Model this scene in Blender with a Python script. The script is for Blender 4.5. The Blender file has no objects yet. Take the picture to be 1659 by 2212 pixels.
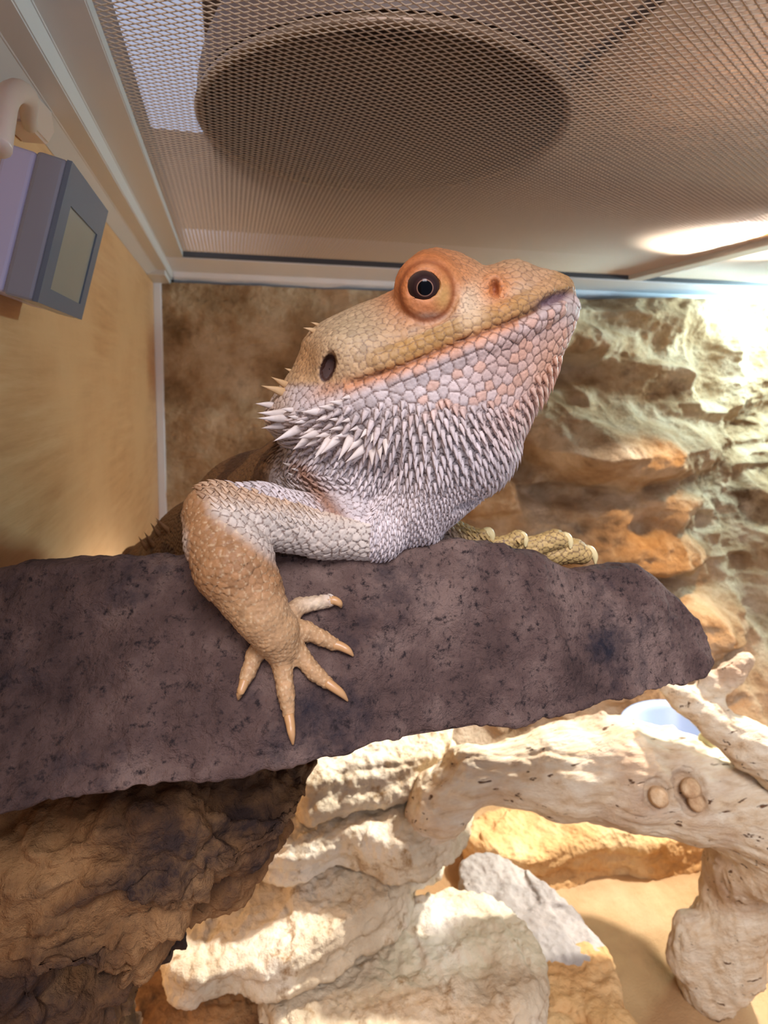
import bpy, math, random
import numpy as np
from mathutils import Vector, Matrix, kdtree
from mathutils.bvhtree import BVHTree

random.seed(7)
rng = np.random.default_rng(7)
scene = bpy.context.scene
COL = scene.collection

# ------------------------------------------------------------------ camera
F_PX, PPX, PPY = 1247.0, 829.5, 900.0          # focal length / principal point in the 1659x2212 frame
YAW, PITCH = math.radians(14.96), math.radians(3.67)
CAM = np.array([0.0, 0.0, 0.33])               # floor is z = 0
Fw = np.array([math.sin(YAW)*math.cos(PITCH), math.cos(YAW)*math.cos(PITCH), -math.sin(PITCH)])
Rt = np.array([math.cos(YAW), -math.sin(YAW), 0.0])
Up = np.cross(Rt, Fw)
cd = bpy.data.cameras.new('camera')
cam = bpy.data.objects.new('camera', cd); COL.objects.link(cam)
cam.matrix_world = Matrix(((Rt[0], Up[0], -Fw[0], CAM[0]), (Rt[1], Up[1], -Fw[1], CAM[1]),
                           (Rt[2], Up[2], -Fw[2], CAM[2]), (0, 0, 0, 1)))
cd.sensor_fit = 'VERTICAL'; cd.sensor_height = 36.0; cd.sensor_width = 27.0
cd.lens = F_PX*36.0/2212.0
cd.shift_y = (PPY-1106.0)/2212.0
cd.shift_x = -(PPX-829.5)/2212.0
cd.clip_start = 0.005; cd.clip_end = 20
cd.dof.use_dof = True; cd.dof.focus_distance = 0.121; cd.dof.aperture_fstop = 30.0
scene.camera = cam

# ------------------------------------------------------------------ world, lights, exposure
w = bpy.data.worlds.new('room_light'); scene.world = w; w.use_nodes = True
w.node_tree.nodes['Background'].inputs[0].default_value = (0.70, 0.75, 1.0, 1)
w.node_tree.nodes['Background'].inputs[1].default_value = 0.46
scene.view_settings.view_transform = 'Standard'; scene.view_settings.look = 'None'
scene.view_settings.exposure = 0.40; scene.view_settings.gamma = 1.0
scene.view_settings.use_curve_mapping = False

def aim(o, target):
    d = Vector(target)-o.location
    o.rotation_euler = d.to_track_quat('-Z', 'Y').to_euler()
def light(name, typ, loc, target, energy, color, **kw):
    l = bpy.data.lights.new(name, typ); l.energy = energy; l.color = color
    for k, v in kw.items(): setattr(l, k, v)
    o = bpy.data.objects.new(name, l); COL.objects.link(o); o.location = loc; aim(o, target)
    return o
# basking lamp above the screen (warm), strip tube under the screen (cool), added cool spots and an added soft front light behind the camera
light('basking_lamp_light', 'SPOT', (0.40, 0.30, 0.485), (0.26, 0.36, 0.02), 15.0, (1.0, 0.55, 0.19),
      spot_size=math.radians(64), spot_blend=0.7, shadow_soft_size=0.012)
light('added_cool_spot', 'SPOT', (0.50, 0.36, 0.535), (0.10, 0.27, 0.08), 46.0, (0.95, 0.97, 1.0),
      spot_size=math.radians(48), spot_blend=0.5, shadow_soft_size=0.012)  # added spot that brightens the driftwood, no lamp fixture here
light('added_cool_spot', 'SPOT', (0.42, 0.37, 0.50), (0.02, 0.27, 0.07), 64.0, (0.95, 0.97, 1.0),
      spot_size=math.radians(40), spot_blend=0.5, shadow_soft_size=0.012)  # second added spot, aimed at the stacked stones
for k_ in range(4):                             # fluorescent tube fixed under the lid, right of the frame
    light('strip_tube_light', 'POINT', (0.56+0.08*k_, 0.45, 0.400), (0.50, 0.45, 0.0), 1.15, (0.60, 0.91, 1.0), shadow_soft_size=0.012)
light('added_front_light', 'AREA', (-0.10, -0.72, 1.15), (0.03, 0.13, 0.33), 13.0, (0.95, 0.92, 1.0),
      shape='RECTANGLE', size=0.5, size_y=0.4)  # added area light, brightens the lizard from above and in front

# ------------------------------------------------------------------ helpers
def c2w(p):                                    # camera frame (right, up, forward) metres -> world
    p = np.asarray(p, float)
    return CAM + p[..., 0:1]*Rt + p[..., 1:2]*Up + p[..., 2:3]*Fw
def w2c(p):
    q = np.asarray(p, float)-CAM
    return np.stack([q@Rt, q@Up, q@Fw], -1)
def PC(px, py, d):                             # pixel + depth -> camera frame
    return np.array([(px-PPX)/F_PX*d, (PPY-py)/F_PX*d, d])
def PW(px, py, d): return c2w(PC(px, py, d))
def ray(px, py):
    v = (px-PPX)/F_PX*Rt + (PPY-py)/F_PX*Up + Fw
    return v
def hit(px, py, axis, val):                    # pixel ray meets the plane axis = val
    v = ray(px, py); t = (val-CAM[axis])/v[axis]
    return CAM+v*t

def srgb(r, g, b):
    f = lambda c: ((c/255+0.055)/1.055)**2.4 if c > 10 else c/255/12.92
    return (f(r), f(g), f(b), 1.0)

def _hash(ix, iy, iz, seed):
    h = (ix.astype(np.int64)*374761393 + iy.astype(np.int64)*668265263 + iz.astype(np.int64)*2147483647 + seed*974711) & 0xFFFFFFFF
    h = ((h ^ (h >> 13))*1274126177) & 0xFFFFFFFF
    h = ((h ^ (h >> 16))*2246822519) & 0xFFFFFFFF
    return (h ^ (h >> 15)) & 0xFFFFFFFF
def noise3(p, seed=0):                         # value noise in -1..1
    p = np.asarray(p, np.float64); i = np.floor(p).astype(np.int64); f = p-i
    u = f*f*f*(f*(f*6-15)+10); out = 0
    for dx in (0, 1):
        for dy in (0, 1):
            for dz in (0, 1):
                v = _hash(i[..., 0]+dx, i[..., 1]+dy, i[..., 2]+dz, seed)/4294967295.0*2-1
                wx = u[..., 0] if dx else 1-u[..., 0]
                wy = u[..., 1] if dy else 1-u[..., 1]
                wz = u[..., 2] if dz else 1-u[..., 2]
                out = out+v*wx*wy*wz
    return out
def fbm(p, octaves=4, seed=0, gain=0.5):
    s = 0; a = 1.0; q = np.asarray(p, float)
    for k in range(octaves):
        s = s+a*noise3(q, seed+k*17); q = q*2.03+11.3; a *= gain
    return s
def ridged(p, octaves=4, seed=0, gain=0.5):
    s = 0; a = 1.0; q = np.asarray(p, float)
    for k in range(octaves):
        s = s+a*(1-2*np.abs(noise3(q, seed+k*17))); q = q*2.03+5.7; a *= gain
    return s
def sstep(a, b, x):
    t = np.clip((x-a)/(b-a), 0, 1); return t*t*(3-2*t)

def mesh_np(name, V, Fc, smooth=True):
    V = np.ascontiguousarray(V, np.float32); Fc = np.ascontiguousarray(Fc, np.int32)
    me = bpy.data.meshes.new(name); n, k = Fc.shape
    me.vertices.add(len(V)); me.vertices.foreach_set('co', V.ravel())
    me.loops.add(n*k); me.loops.foreach_set('vertex_index', Fc.ravel())
    me.polygons.add(n); me.polygons.foreach_set('loop_start', np.arange(0, n*k, k, dtype=np.int32))
    me.polygons.foreach_set('use_smooth', np.full(n, smooth))
    me.update(calc_edges=True); me.validate()
    return me
def link(name, me, mat=None, parent=None):
    o = bpy.data.objects.new(name, me); COL.objects.link(o)
    if mat is not None and me is not None and len(me.materials) == 0: me.materials.append(mat)
    if parent is not None:
        o.parent = parent; o.matrix_parent_inverse = parent.matrix_world.inverted()
    return o
def empty(name, loc):
    o = bpy.data.objects.new(name, None); COL.objects.link(o); o.location = loc
    o.matrix_world = Matrix.Translation(Vector(loc)); o.empty_display_size = 0.01
    return o
def tag(o, label=None, cat=None, group=None, kind=None):
    if label: o['label'] = label
    if cat: o['category'] = cat
    if group: o['group'] = group
    if kind: o['kind'] = kind
    return o
def get_co(me):
    a = np.empty(len(me.vertices)*3, np.float32); me.vertices.foreach_get('co', a); return a.reshape(-1, 3).astype(float)
def set_co(me, V): me.vertices.foreach_set('co', np.ascontiguousarray(V, np.float32).ravel()); me.update()
def get_no(me):
    a = np.empty(len(me.vertices)*3, np.float32); me.vertex_normals.foreach_get('vector', a); return a.reshape(-1, 3).astype(float)
def subdiv(me, levels=1):                      # one Catmull-Clark step on an all-quad mesh
    V = get_co(me); n = len(me.polygons); Q = np.empty(n*4, np.int32); me.loops.foreach_get('vertex_index', Q); Q = Q.reshape(n, 4).astype(np.int64)
    name = me.name; bpy.data.meshes.remove(me); nv = len(V)
    fp = V[Q].mean(1); E = np.stack([Q, np.roll(Q, -1, 1)], -1).reshape(-1, 2); E.sort(1)
    key = E[:, 0]*nv+E[:, 1]; uk, inv, cnt = np.unique(key, return_inverse=True, return_counts=True); inv = inv.ravel()
    ea, eb = uk//nv, uk % nv; ne = len(uk); fi = np.repeat(np.arange(n), 4)
    fs = np.stack([np.bincount(inv, fp[fi, a], ne) for a in range(3)], 1)/cnt[:, None]
    mid = (V[ea]+V[eb])/2; ep = np.where((cnt > 1)[:, None], (mid+fs)/2, mid)
    nf = np.bincount(Q.ravel(), minlength=nv); Fa = np.stack([np.bincount(Q.ravel(), fp[fi, a], nv) for a in range(3)], 1)/np.maximum(nf, 1)[:, None]
    nE = np.bincount(np.concatenate([ea, eb]), minlength=nv)
    Ra = np.stack([np.bincount(np.concatenate([ea, eb]), np.concatenate([mid[:, a]]*2), nv) for a in range(3)], 1)/np.maximum(nE, 1)[:, None]
    k = np.maximum(nE, 3)[:, None]; vp = (Fa+2*Ra+(k-3)*V)/k
    bnd = np.zeros(nv, bool); bnd[ea[cnt == 1]] = True; bnd[eb[cnt == 1]] = True; vp[bnd] = V[bnd]
    ei = inv.reshape(n, 4)+nv; fc = np.arange(n)+nv+ne
    NQ = np.concatenate([np.stack([Q[:, c], ei[:, c], fc, ei[:, (c+3) % 4]], 1) for c in range(4)])
    return mesh_np(name, np.concatenate([vp, ep, fp]), NQ)
def color_attr(me, name, C):
    a = me.color_attributes.new(name, 'FLOAT_COLOR', 'POINT')
    C4 = np.ones((len(C), 4), np.float32); C4[:, :3] = C
    a.data.foreach_set('color', C4.ravel())
def box_me(name, lo, hi, bev=0.0, segs=2):
    import bmesh
    bm = bmesh.new(); bmesh.ops.create_cube(bm, size=1)
    lo = Vector(lo); hi = Vector(hi)
    for v in bm.verts:
        v.co = Vector(((v.co.x+.5)*(hi.x-lo.x)+lo.x, (v.co.y+.5)*(hi.y-lo.y)+lo.y, (v.co.z+.5)*(hi.z-lo.z)+lo.z))
    if bev > 0: bmesh.ops.bevel(bm, geom=bm.edges[:], offset=bev, segments=segs, affect='EDGES', profile=0.5)
    me = bpy.data.meshes.new(name); bm.to_mesh(me); bm.free(); return me
def catmull(P, n, closed=False):               # resample control points smoothly to n points
    P = np.asarray(P, float); m = len(P)
    segs = m if closed else m-1
    t = np.linspace(0, segs, n, endpoint=not closed); i = np.minimum(t.astype(int), segs-1); f = (t-i)[:, None]
    g = (lambda k: P[k % m]) if closed else (lambda k: P[np.clip(k, 0, m-1)])
    a, b, c, d = g(i-1), g(i), g(i+1), g(i+2)
    return 0.5*((2*b)+(-a+c)*f+(2*a-5*b+4*c-d)*f*f+(-a+3*b-3*c+d)*f**3)
def lathe(name, prof, segs=48, axis='Z'):      # prof: (radius, z) list
    prof = np.asarray(prof, float); k = len(prof); a = np.linspace(0, 2*np.pi, segs, endpoint=False)
    V = np.stack([prof[None, :, 0]*np.cos(a)[:, None], prof[None, :, 0]*np.sin(a)[:, None], np.repeat(prof[None, :, 1], segs, 0)], -1).reshape(-1, 3)
    Fc = [(s*k+j, ((s+1) % segs)*k+j, ((s+1) % segs)*k+j+1, s*k+j+1) for s in range(segs) for j in range(k-1)]
    return mesh_np(name, V, np.array(Fc))
def tube(name, P, R, sides=12, n=None):        # tapered tube along points with radii
    P = np.asarray(P, float); R = np.asarray(R, float)
    if n:
        Q = catmull(np.concatenate([P, R[:, None]], 1), n); P = Q[:, :3]; R = np.maximum(Q[:, 3], 1e-5)
    T = np.gradient(P, axis=0); T /= np.linalg.norm(T, axis=1)[:, None]+1e-12
    ref = np.array([0.31, 0.2, 0.93]); V = []
    a = np.linspace(0, 2*np.pi, sides, endpoint=False)
    for p, r, t in zip(P, R, T):
        x = np.cross(ref, t); x /= np.linalg.norm(x); y = np.cross(t, x)
        V.append(p+r*(np.cos(a)[:, None]*x+np.sin(a)[:, None]*y))
    m = len(P); V = np.concatenate(V+[P[:1], P[-1:]])
    Fc = [(i*sides+j, i*sides+(j+1) % sides, (i+1)*sides+(j+1) % sides, (i+1)*sides+j) for i in range(m-1) for j in range(sides)]
    me = bpy.data.meshes.new(name)
    caps = [(m*sides, (j+1) % sides, j) for j in range(sides)]+[(m*sides+1, (m-1)*sides+j, (m-1)*sides+(j+1) % sides) for j in range(sides)]
    me.from_pydata(V.tolist(), [], Fc+caps); me.polygons.foreach_set('use_smooth', np.full(len(me.polygons), True)); me.update()
    return me

# ---- signed distance volumes -------------------------------------------------
class Vol:
    def __init__(s, lo, hi, h):
        s.lo = np.array(lo, float); s.h = h; s.n = np.ceil((np.array(hi)-s.lo)/h).astype(int)+1
        s.v = np.full(s.n, 6.0*h+2, np.float32)
    def box(s, lo, hi):
        a = np.clip(np.floor((np.array(lo)-s.lo)/s.h).astype(int), 0, s.n-1)
        b = np.clip(np.ceil((np.array(hi)-s.lo)/s.h).astype(int)+1, 0, s.n)
        if (b <= a).any(): return None, None
        ax = [(s.lo[k]+np.arange(a[k], b[k])*s.h).astype(np.float32) for k in range(3)]
        return (slice(a[0], b[0]), slice(a[1], b[1]), slice(a[2], b[2])), (ax[0][:, None, None], ax[1][None, :, None], ax[2][None, None, :])
    def union(s, sl, d, k):
        v = s.v[sl]
        if k > 0:
            hh = np.clip(0.5+0.5*(v-d)/k, 0, 1); s.v[sl] = v*(1-hh)+d*hh-k*hh*(1-hh)
        else: s.v[sl] = np.minimum(v, d)
    def carve(s, sl, d, k):
        v = s.v[sl]; d = -d
        if k > 0:
            hh = np.clip(0.5-0.5*(v-d)/k, 0, 1); s.v[sl] = v*(1-hh)+d*hh+k*hh*(1-hh)
        else: s.v[sl] = np.maximum(v, d)
    def cone(s, p, q, r1, r2, k=2.0, op='union', m=None):
        p = np.array(p, float); q = np.array(q, float); pad = max(r1, r2)+(m or 3*k+2*s.h+1)
        sl, g = s.box(np.minimum(p, q)-pad, np.maximum(p, q)+pad)
        if sl is None: return
        ba = q-p; L = float(ba@ba)+1e-9
        x, y, z = g[0]-p[0], g[1]-p[1], g[2]-p[2]
        t = np.clip((x*ba[0]+y*ba[1]+z*ba[2])/L, 0, 1)
        d = np.sqrt((x-t*ba[0])**2+(y-t*ba[1])**2+(z-t*ba[2])**2)-(r1+(r2-r1)*t)
        getattr(s, op)(sl, d, k)
    def chain(s, pts, rs, k=1.5, op='union'):
        for i in range(len(pts)-1): s.cone(pts[i], pts[i+1], rs[i], rs[i+1], k, op)
    def ell(s, c, r, k=2.0, op='union', rot=0.0):
        c = np.array(c, float); r = np.array(r, float); pad = r.max()+3*k+2*s.h+1
        sl, g = s.box(c-pad, c+pad)
        if sl is None: return
        x, y, z = g[0]-c[0], g[1]-c[1], g[2]-c[2]
        ca, sa = math.cos(rot), math.sin(rot); x, y = ca*x+sa*y, -sa*x+ca*y
        k0 = np.sqrt((x/r[0])**2+(y/r[1])**2+(z/r[2])**2); k1 = np.sqrt((x/r[0]**2)**2+(y/r[1]**2)**2+(z/r[2]**2)**2)+1e-6
        getattr(s, op)(sl, np.maximum(k0*(k0-1)/k1, -r.min()), k)
    def torus(s, c, R, r, k, op='union', ax=1.0):   # ring lying in the u-v plane
        c = np.array(c, float); pad = R*max(ax, 1)+r+3*k+2*s.h
        sl, g = s.box(c-pad, c+pad); x, y, z = g[0]-c[0], (g[1]-c[1])/ax, g[2]-c[2]
        getattr(s, op)(sl, np.sqrt((np.sqrt(x*x+y*y)-R)**2+z*z)-r, k)
    def inflate(s, poly, D, H, R, k=2.0, hscale=None, back=None):   # poly in (u, v) mm on the plane w = D
        poly = np.asarray(poly, float); lo = poly.min(0)-4; hi = poly.max(0)+4; Hb = back or H
        sl, g = s.box((lo[0], lo[1], D-H-4), (hi[0], hi[1], D+Hb+4))
        U, Vv = np.meshgrid(g[0].ravel(), g[1].ravel(), indexing='ij')
        d = np.full(U.shape, 1e9); ins = np.zeros(U.shape, bool)
        for i in range(len(poly)):
            a, b = poly[i], poly[(i+1) % len(poly)]; e = b-a
            t = np.clip(((U-a[0])*e[0]+(Vv-a[1])*e[1])/(e@e+1e-9), 0, 1)
            d = np.minimum(d, (U-a[0]-t*e[0])**2+(Vv-a[1]-t*e[1])**2)
            c = (a[1] > Vv) != (b[1] > Vv)
            if e[1] != 0: ins ^= c & (U < (b[0]-a[0])*(Vv-a[1])/(e[1])+a[0])
        d = np.sqrt(d); t = np.clip(d/R, 0, 1); hh = np.sqrt(1-(1-t)**2)
        if hscale is not None: hh = hh*hscale(U, Vv)
        dz = g[2]-D
        h3 = hh[:, :, None]; d3 = d[:, :, None].astype(np.float32)
        Hz = np.where(dz < 0, H, Hb)
        inside = (np.abs(dz)-h3*Hz)*0.75
        sd = np.where(ins[:, :, None], inside, np.sqrt(d3**2+dz**2))
        s.union(sl, sd.astype(np.float32), k)
    def sample(s, p):
        q = (np.asarray(p, float)-s.lo)/s.h; i = np.clip(np.floor(q).astype(int), 0, s.n-2); f = q-i; o = 0
        for a in (0, 1):
            for b in (0, 1):
                for c in (0, 1):
                    o = o+s.v[i[..., 0]+a, i[..., 1]+b, i[..., 2]+c]*(f[..., 0] if a else 1-f[..., 0])*(f[..., 1] if b else 1-f[..., 1])*(f[..., 2] if c else 1-f[..., 2])
        return o
    def surf(s, px, py):                       # first surface depth (mm) along the pixel ray; volume in camera mm
        ds = np.arange(s.lo[2], s.lo[2]+(s.n[2]-1)*s.h, 0.2)
        P = np.stack([(px-PPX)/F_PX*ds, (PPY-py)/F_PX*ds, ds], -1)
        hi = s.lo+(s.n-1)*s.h; ok = ((P >= s.lo) & (P <= hi)).all(1)
        v = np.where(ok, s.sample(np.clip(P, s.lo, hi)), 1)
        k = np.argmax(v < 0)
        return P[k] if v[k] < 0 else None
    def mesh(s):
        v = s.v; sg = v < 0
        c = np.zeros(tuple(s.n-1), np.uint8)
        for a in (0, 1):
            for b in (0, 1):
                for e in (0, 1): c += sg[a:s.n[0]-1+a, b:s.n[1]-1+b, e:s.n[2]-1+e]
        act = np.argwhere((c > 0) & (c < 8)); del c
        idx = np.full(tuple(s.n-1), -1, np.int32); idx[tuple(act.T)] = np.arange(len(act))
        pos = np.zeros((len(act), 3)); cnt = np.zeros(len(act))
        cor = np.array([(a, b, e) for a in (0, 1) for b in (0, 1) for e in (0, 1)])
        val = [v[act[:, 0]+k[0], act[:, 1]+k[1], act[:, 2]+k[2]] for k in cor]
        for i in range(8):
            for j in range(i+1, 8):
                if np.abs(cor[i]-cor[j]).sum() == 1:
                    a, b = val[i], val[j]; m = (a < 0) != (b < 0)
                    t = np.where(m, a/np.where(m, a-b, 1), 0)
                    pos += np.where(m[:, None], cor[i]+t[:, None]*(cor[j]-cor[i]), 0); cnt += m
        V = s.lo+(act+pos/cnt[:, None])*s.h
        Q = []
        for ax in range(3):
            n = s.n; sl0 = [slice(1, n[k]-1) for k in range(3)]; sl1 = list(sl0)
            sl0[ax] = slice(0, n[ax]-1); sl1[ax] = slice(1, n[ax])
            A, B = sg[tuple(sl0)], sg[tuple(sl1)]
            o = np.array([1, 1, 1]); o[ax] = 0
            b, e = [(1, 2), (2, 0), (0, 1)][ax]
            for flip, msk in ((False, A & ~B), (True, ~A & B)):
                p = np.argwhere(msk)+o
                def at(db, de):
                    q = p.copy(); q[:, b] -= db; q[:, e] -= de; return idx[tuple(q.T)]
                quad = np.stack([at(1, 1), at(0, 1), at(0, 0), at(1, 0)], 1)
                if flip: quad = quad[:, ::-1]
                Q.append(quad)
        Q = np.concatenate(Q); Q = Q[(Q >= 0).all(1)]
        return V, Q

# ------------------------------------------------------------------ materials
def new_mat(name):
    m = bpy.data.materials.new(name); m.use_nodes = True
    nt = m.node_tree; return m, nt, nt.nodes['Principled BSDF']
def nd(nt, typ, **kw):
    n = nt.nodes.new(typ)
    for k, v in kw.items():
        if k in n.inputs.keys(): n.inputs[k].default_value = v
        else: setattr(n, k, v)
    return n
def ramp(nt, stops, fac):
    r = nt.nodes.new('ShaderNodeValToRGB'); e = r.color_ramp.elements
    e[0].position, e[0].color = stops[0]; e[1].position, e[1].color = stops[-1]
    for p, c in stops[1:-1]:
        x = e.new(p); x.color = c
    nt.links.new(fac, r.inputs[0]); return r.outputs[0]
def coords(nt, scale=(1, 1, 1), rot=(0, 0, 0)):
    tc = nt.nodes.new('ShaderNodeTexCoord'); mp = nt.nodes.new('ShaderNodeMapping')
    mp.inputs['Scale'].default_value = scale; mp.inputs['Rotation'].default_value = rot
    nt.links.new(tc.outputs['Object'], mp.inputs[0]); return mp.outputs[0]
def noise_n(nt, vec, scale, detail=6, rough=0.6):
    n = nd(nt, 'ShaderNodeTexNoise'); n.inputs['Scale'].default_value = scale
    n.inputs['Detail'].default_value = detail; n.inputs['Roughness'].default_value = rough
    nt.links.new(vec, n.inputs['Vector']); return n.outputs['Fac']
def mixc(nt, fac, a, b, blend='MIX'):
    m = nt.nodes.new('ShaderNodeMix'); m.data_type = 'RGBA'; m.blend_type = blend
    if isinstance(fac, float): m.inputs[0].default_value = fac
    else: nt.links.new(fac, m.inputs[0])
    for i, x in ((6, a), (7, b)):
        if isinstance(x, tuple): m.inputs[i].default_value = x
        else: nt.links.new(x, m.inputs[i])
    return m.outputs[2]
def bump(nt, bs, h, strength, dist):
    b = nt.nodes.new('ShaderNodeBump'); b.inputs['Strength'].default_value = strength; b.inputs['Distance'].default_value = dist
    nt.links.new(h, b.inputs['Height']); nt.links.new(b.outputs[0], bs.inputs['Normal'])
def math_n(nt, op, a, b):
    m = nt.nodes.new('ShaderNodeMath'); m.operation = op
    for i, x in enumerate((a, b)):
        if isinstance(x, (int, float)): m.inputs[i].default_value = x
        else: nt.links.new(x, m.inputs[i])
    return m.outputs[0]
def plain(name, col, rough=0.5, metal=0.0, **kw):
    m, nt, b = new_mat(name); b.inputs['Base Color'].default_value = col
    b.inputs['Roughness'].default_value = rough; b.inputs['Metallic'].default_value = metal
    for k, v in kw.items(): b.inputs[k].default_value = v
    return m
def rock_mat(name, stops, big=25.0, fine=420.0, bstr=0.7, bdist=0.0008, rough=0.9, patch=None, stretch=(1, 1, 1), speck=None):
    m, nt, b = new_mat(name); v = coords(nt, stretch)
    c = ramp(nt, stops, noise_n(nt, v, big, 8, 0.62))
    if patch:
        pc, ps, lo, hi = patch
        f = ramp(nt, [(lo, (0, 0, 0, 1)), (hi, (1, 1, 1, 1))], noise_n(nt, v, ps, 7, 0.68)); c = mixc(nt, f, c, pc)
    if speck:
        sc, ss, lo, hi = speck
        f = ramp(nt, [(lo, (0, 0, 0, 1)), (hi, (1, 1, 1, 1))], noise_n(nt, v, ss, 4, 0.7)); c = mixc(nt, f, c, sc)
    nt.links.new(c, b.inputs['Base Color']); b.inputs['Roughness'].default_value = rough
    b.inputs['Specular IOR Level'].default_value = 0.2
    h = math_n(nt, 'ADD', noise_n(nt, v, fine, 6, 0.7), math_n(nt, 'MULTIPLY', noise_n(nt, v, fine*0.25, 6, 0.65), 1.6))
    bump(nt, b, h, bstr, bdist)
    return m

M_wallrock = rock_mat('background_rock', [(0.30, srgb(138, 108, 76)), (0.45, srgb(182, 152, 116)), (0.62, srgb(216, 194, 162))],
                      big=22, fine=300, bstr=0.9, bdist=0.003, patch=(srgb(112, 86, 60), 16, 0.56, 0.70))
M_ledge = rock_mat('slate_brown', [(0.32, srgb(74, 56, 52)), (0.48, srgb(112, 88, 80)), (0.64, srgb(146, 120, 108))], big=46, fine=900,
                   bstr=1.0, bdist=0.0010, patch=(srgb(48, 44, 52), 27, 0.54, 0.66), speck=(srgb(52, 42, 42), 560, 0.54, 0.68))
M_boulder = rock_mat('boulder_brown', [(0.30, srgb(72, 48, 30)), (0.46, srgb(128, 90, 56)), (0.62, srgb(176, 132, 86))], big=30, fine=420,
                     bstr=0.9, bdist=0.0012, patch=(srgb(64, 48, 42), 26, 0.50, 0.66))
M_stone = rock_mat('pale_stone', [(0.30, srgb(172, 148, 116)), (0.48, srgb(204, 184, 152)), (0.68, srgb(224, 210, 186))], big=24, fine=260,
                   bstr=0.7, bdist=0.0015, speck=(srgb(150, 116, 76), 90, 0.58, 0.72))
M_stone2 = rock_mat('tan_stone', [(0.30, srgb(168, 122, 74)), (0.48, srgb(202, 156, 100)), (0.68, srgb(220, 184, 132))], big=22, fine=240,
                    bstr=0.7, bdist=0.0015)
M_stone3 = rock_mat('grey_stone', [(0.30, srgb(132, 122, 112)), (0.5, srgb(162, 152, 140)), (0.70, srgb(184, 172, 156))], big=24, fine=240,
                    bstr=0.6, bdist=0.0012)
M_sand = rock_mat('sand', [(0.30, srgb(150, 112, 74)), (0.5, srgb(176, 138, 94)), (0.70, srgb(194, 160, 116))], big=14, fine=900, bstr=0.6, bdist=0.0008)
def bamboo_mat():
    m, nt, b = new_mat('bamboo_board')
    v = coords(nt, (1, 1.2, 14)); v2 = coords(nt, (1, 1, 1))
    c = ramp(nt, [(0.25, srgb(188, 138, 90)), (0.5, srgb(206, 158, 108)), (0.75, srgb(220, 180, 132))], noise_n(nt, v, 16, 7, 0.6))
    c = mixc(nt, ramp(nt, [(0.4, (0, 0, 0, 1)), (0.62, (1, 1, 1, 1))], noise_n(nt, v2, 14, 6, 0.6)), c, srgb(216, 172, 122))
    nt.links.new(c, b.inputs['Base Color']); b.inputs['Roughness'].default_value = 0.45
    bump(nt, b, noise_n(nt, v, 60, 5), 0.25, 0.0006); return m
M_bamboo = bamboo_mat()
M_rail = plain('rail_plastic', srgb(206, 206, 204), 0.42)
M_strip = plain('white_strip', srgb(232, 238, 250), 0.4)
M_rail2 = plain('rail_white', srgb(230, 236, 248), 0.4)
M_band = plain('dark_band', srgb(66, 70, 78), 0.5)
M_mesh = plain('screen_metal', srgb(196, 172, 144), 0.45, 0.25)
def wood_mat():
    m, nt, b = new_mat('driftwood'); v = coords(nt, (3, 14, 14), (0, 0.1, -0.2)); v2 = coords(nt)
    c = ramp(nt, [(0.26, srgb(176, 138, 100)), (0.40, srgb(224, 196, 156)), (0.60, srgb(240, 222, 190))], noise_n(nt, v, 14, 8, 0.62))
    c = mixc(nt, ramp(nt, [(0.50, (0, 0, 0, 1)), (0.70, (1, 1, 1, 1))], noise_n(nt, v2, 20, 5, 0.6)), c, srgb(196, 160, 126))
    v3 = coords(nt, (1.4, 15, 15), (0, 0.1, -0.2)); ck = noise_n(nt, v3, 22, 3, 0.55)
    crack = ramp(nt, [(0.315, (1, 1, 1, 1)), (0.355, (0, 0, 0, 1))], ck)
    c = mixc(nt, crack, c, srgb(112, 78, 52))
    nt.links.new(c, b.inputs['Base Color']); b.inputs['Roughness'].default_value = 0.75; b.inputs['Specular IOR Level'].default_value = 0.25
    bump(nt, b, math_n(nt, 'SUBTRACT', noise_n(nt, v, 34, 7, 0.7), math_n(nt, 'MULTIPLY', crack, 0.6)), 0.8, 0.0025); return m
M_wood = wood_mat()
M_woodcut = rock_mat('driftwood_knot', [(0.3, srgb(170, 130, 92)), (0.5, srgb(214, 178, 134)), (0.7, srgb(234, 208, 168))], big=120, fine=500, bdist=0.001)

# ------------------------------------------------------------------ the enclosure
XL, YB, ZC = -0.064, 0.565, 0.10                # left wall, back wall, screen height (above the camera)
Z0 = CAM[2]
XR = 0.90
gx, gy = 180, 120
X, Y = np.meshgrid(np.linspace(XL-0.01, XR, gx), np.linspace(-0.03, YB, gy), indexing='ij')
Zf = 0.004*fbm(np.stack([X*9, Y*9, X*0], -1), 4, 3)+0.0012*fbm(np.stack([X*60, Y*60, X*0], -1), 2, 5)
idx = np.arange(gx*gy).reshape(gx, gy)
GQ = np.stack([idx[:-1, :-1], idx[1:, :-1], idx[1:, 1:], idx[:-1, 1:]], -1).reshape(-1, 4)
fl = link('floor', mesh_np('floor', np.stack([X, Y, Zf], -1).reshape(-1, 3), GQ), M_sand)
tag(fl, 'sandy tan substrate on the terrarium floor', 'floor', kind='structure')

wl = link('wall_left', box_me('wall_left', (XL-0.012, -0.03, -0.01), (XL, YB+0.012, Z0+0.12)), M_bamboo)
tag(wl, 'bamboo wood side panel of the terrarium', 'wall', kind='structure')
wr = link('wall_right', box_me('wall_right', (XR, -0.03, -0.01), (XR+0.012, YB+0.012, Z0+0.12)), M_bamboo)
tag(wr, 'far side panel of the terrarium', 'wall', kind='structure')

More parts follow.
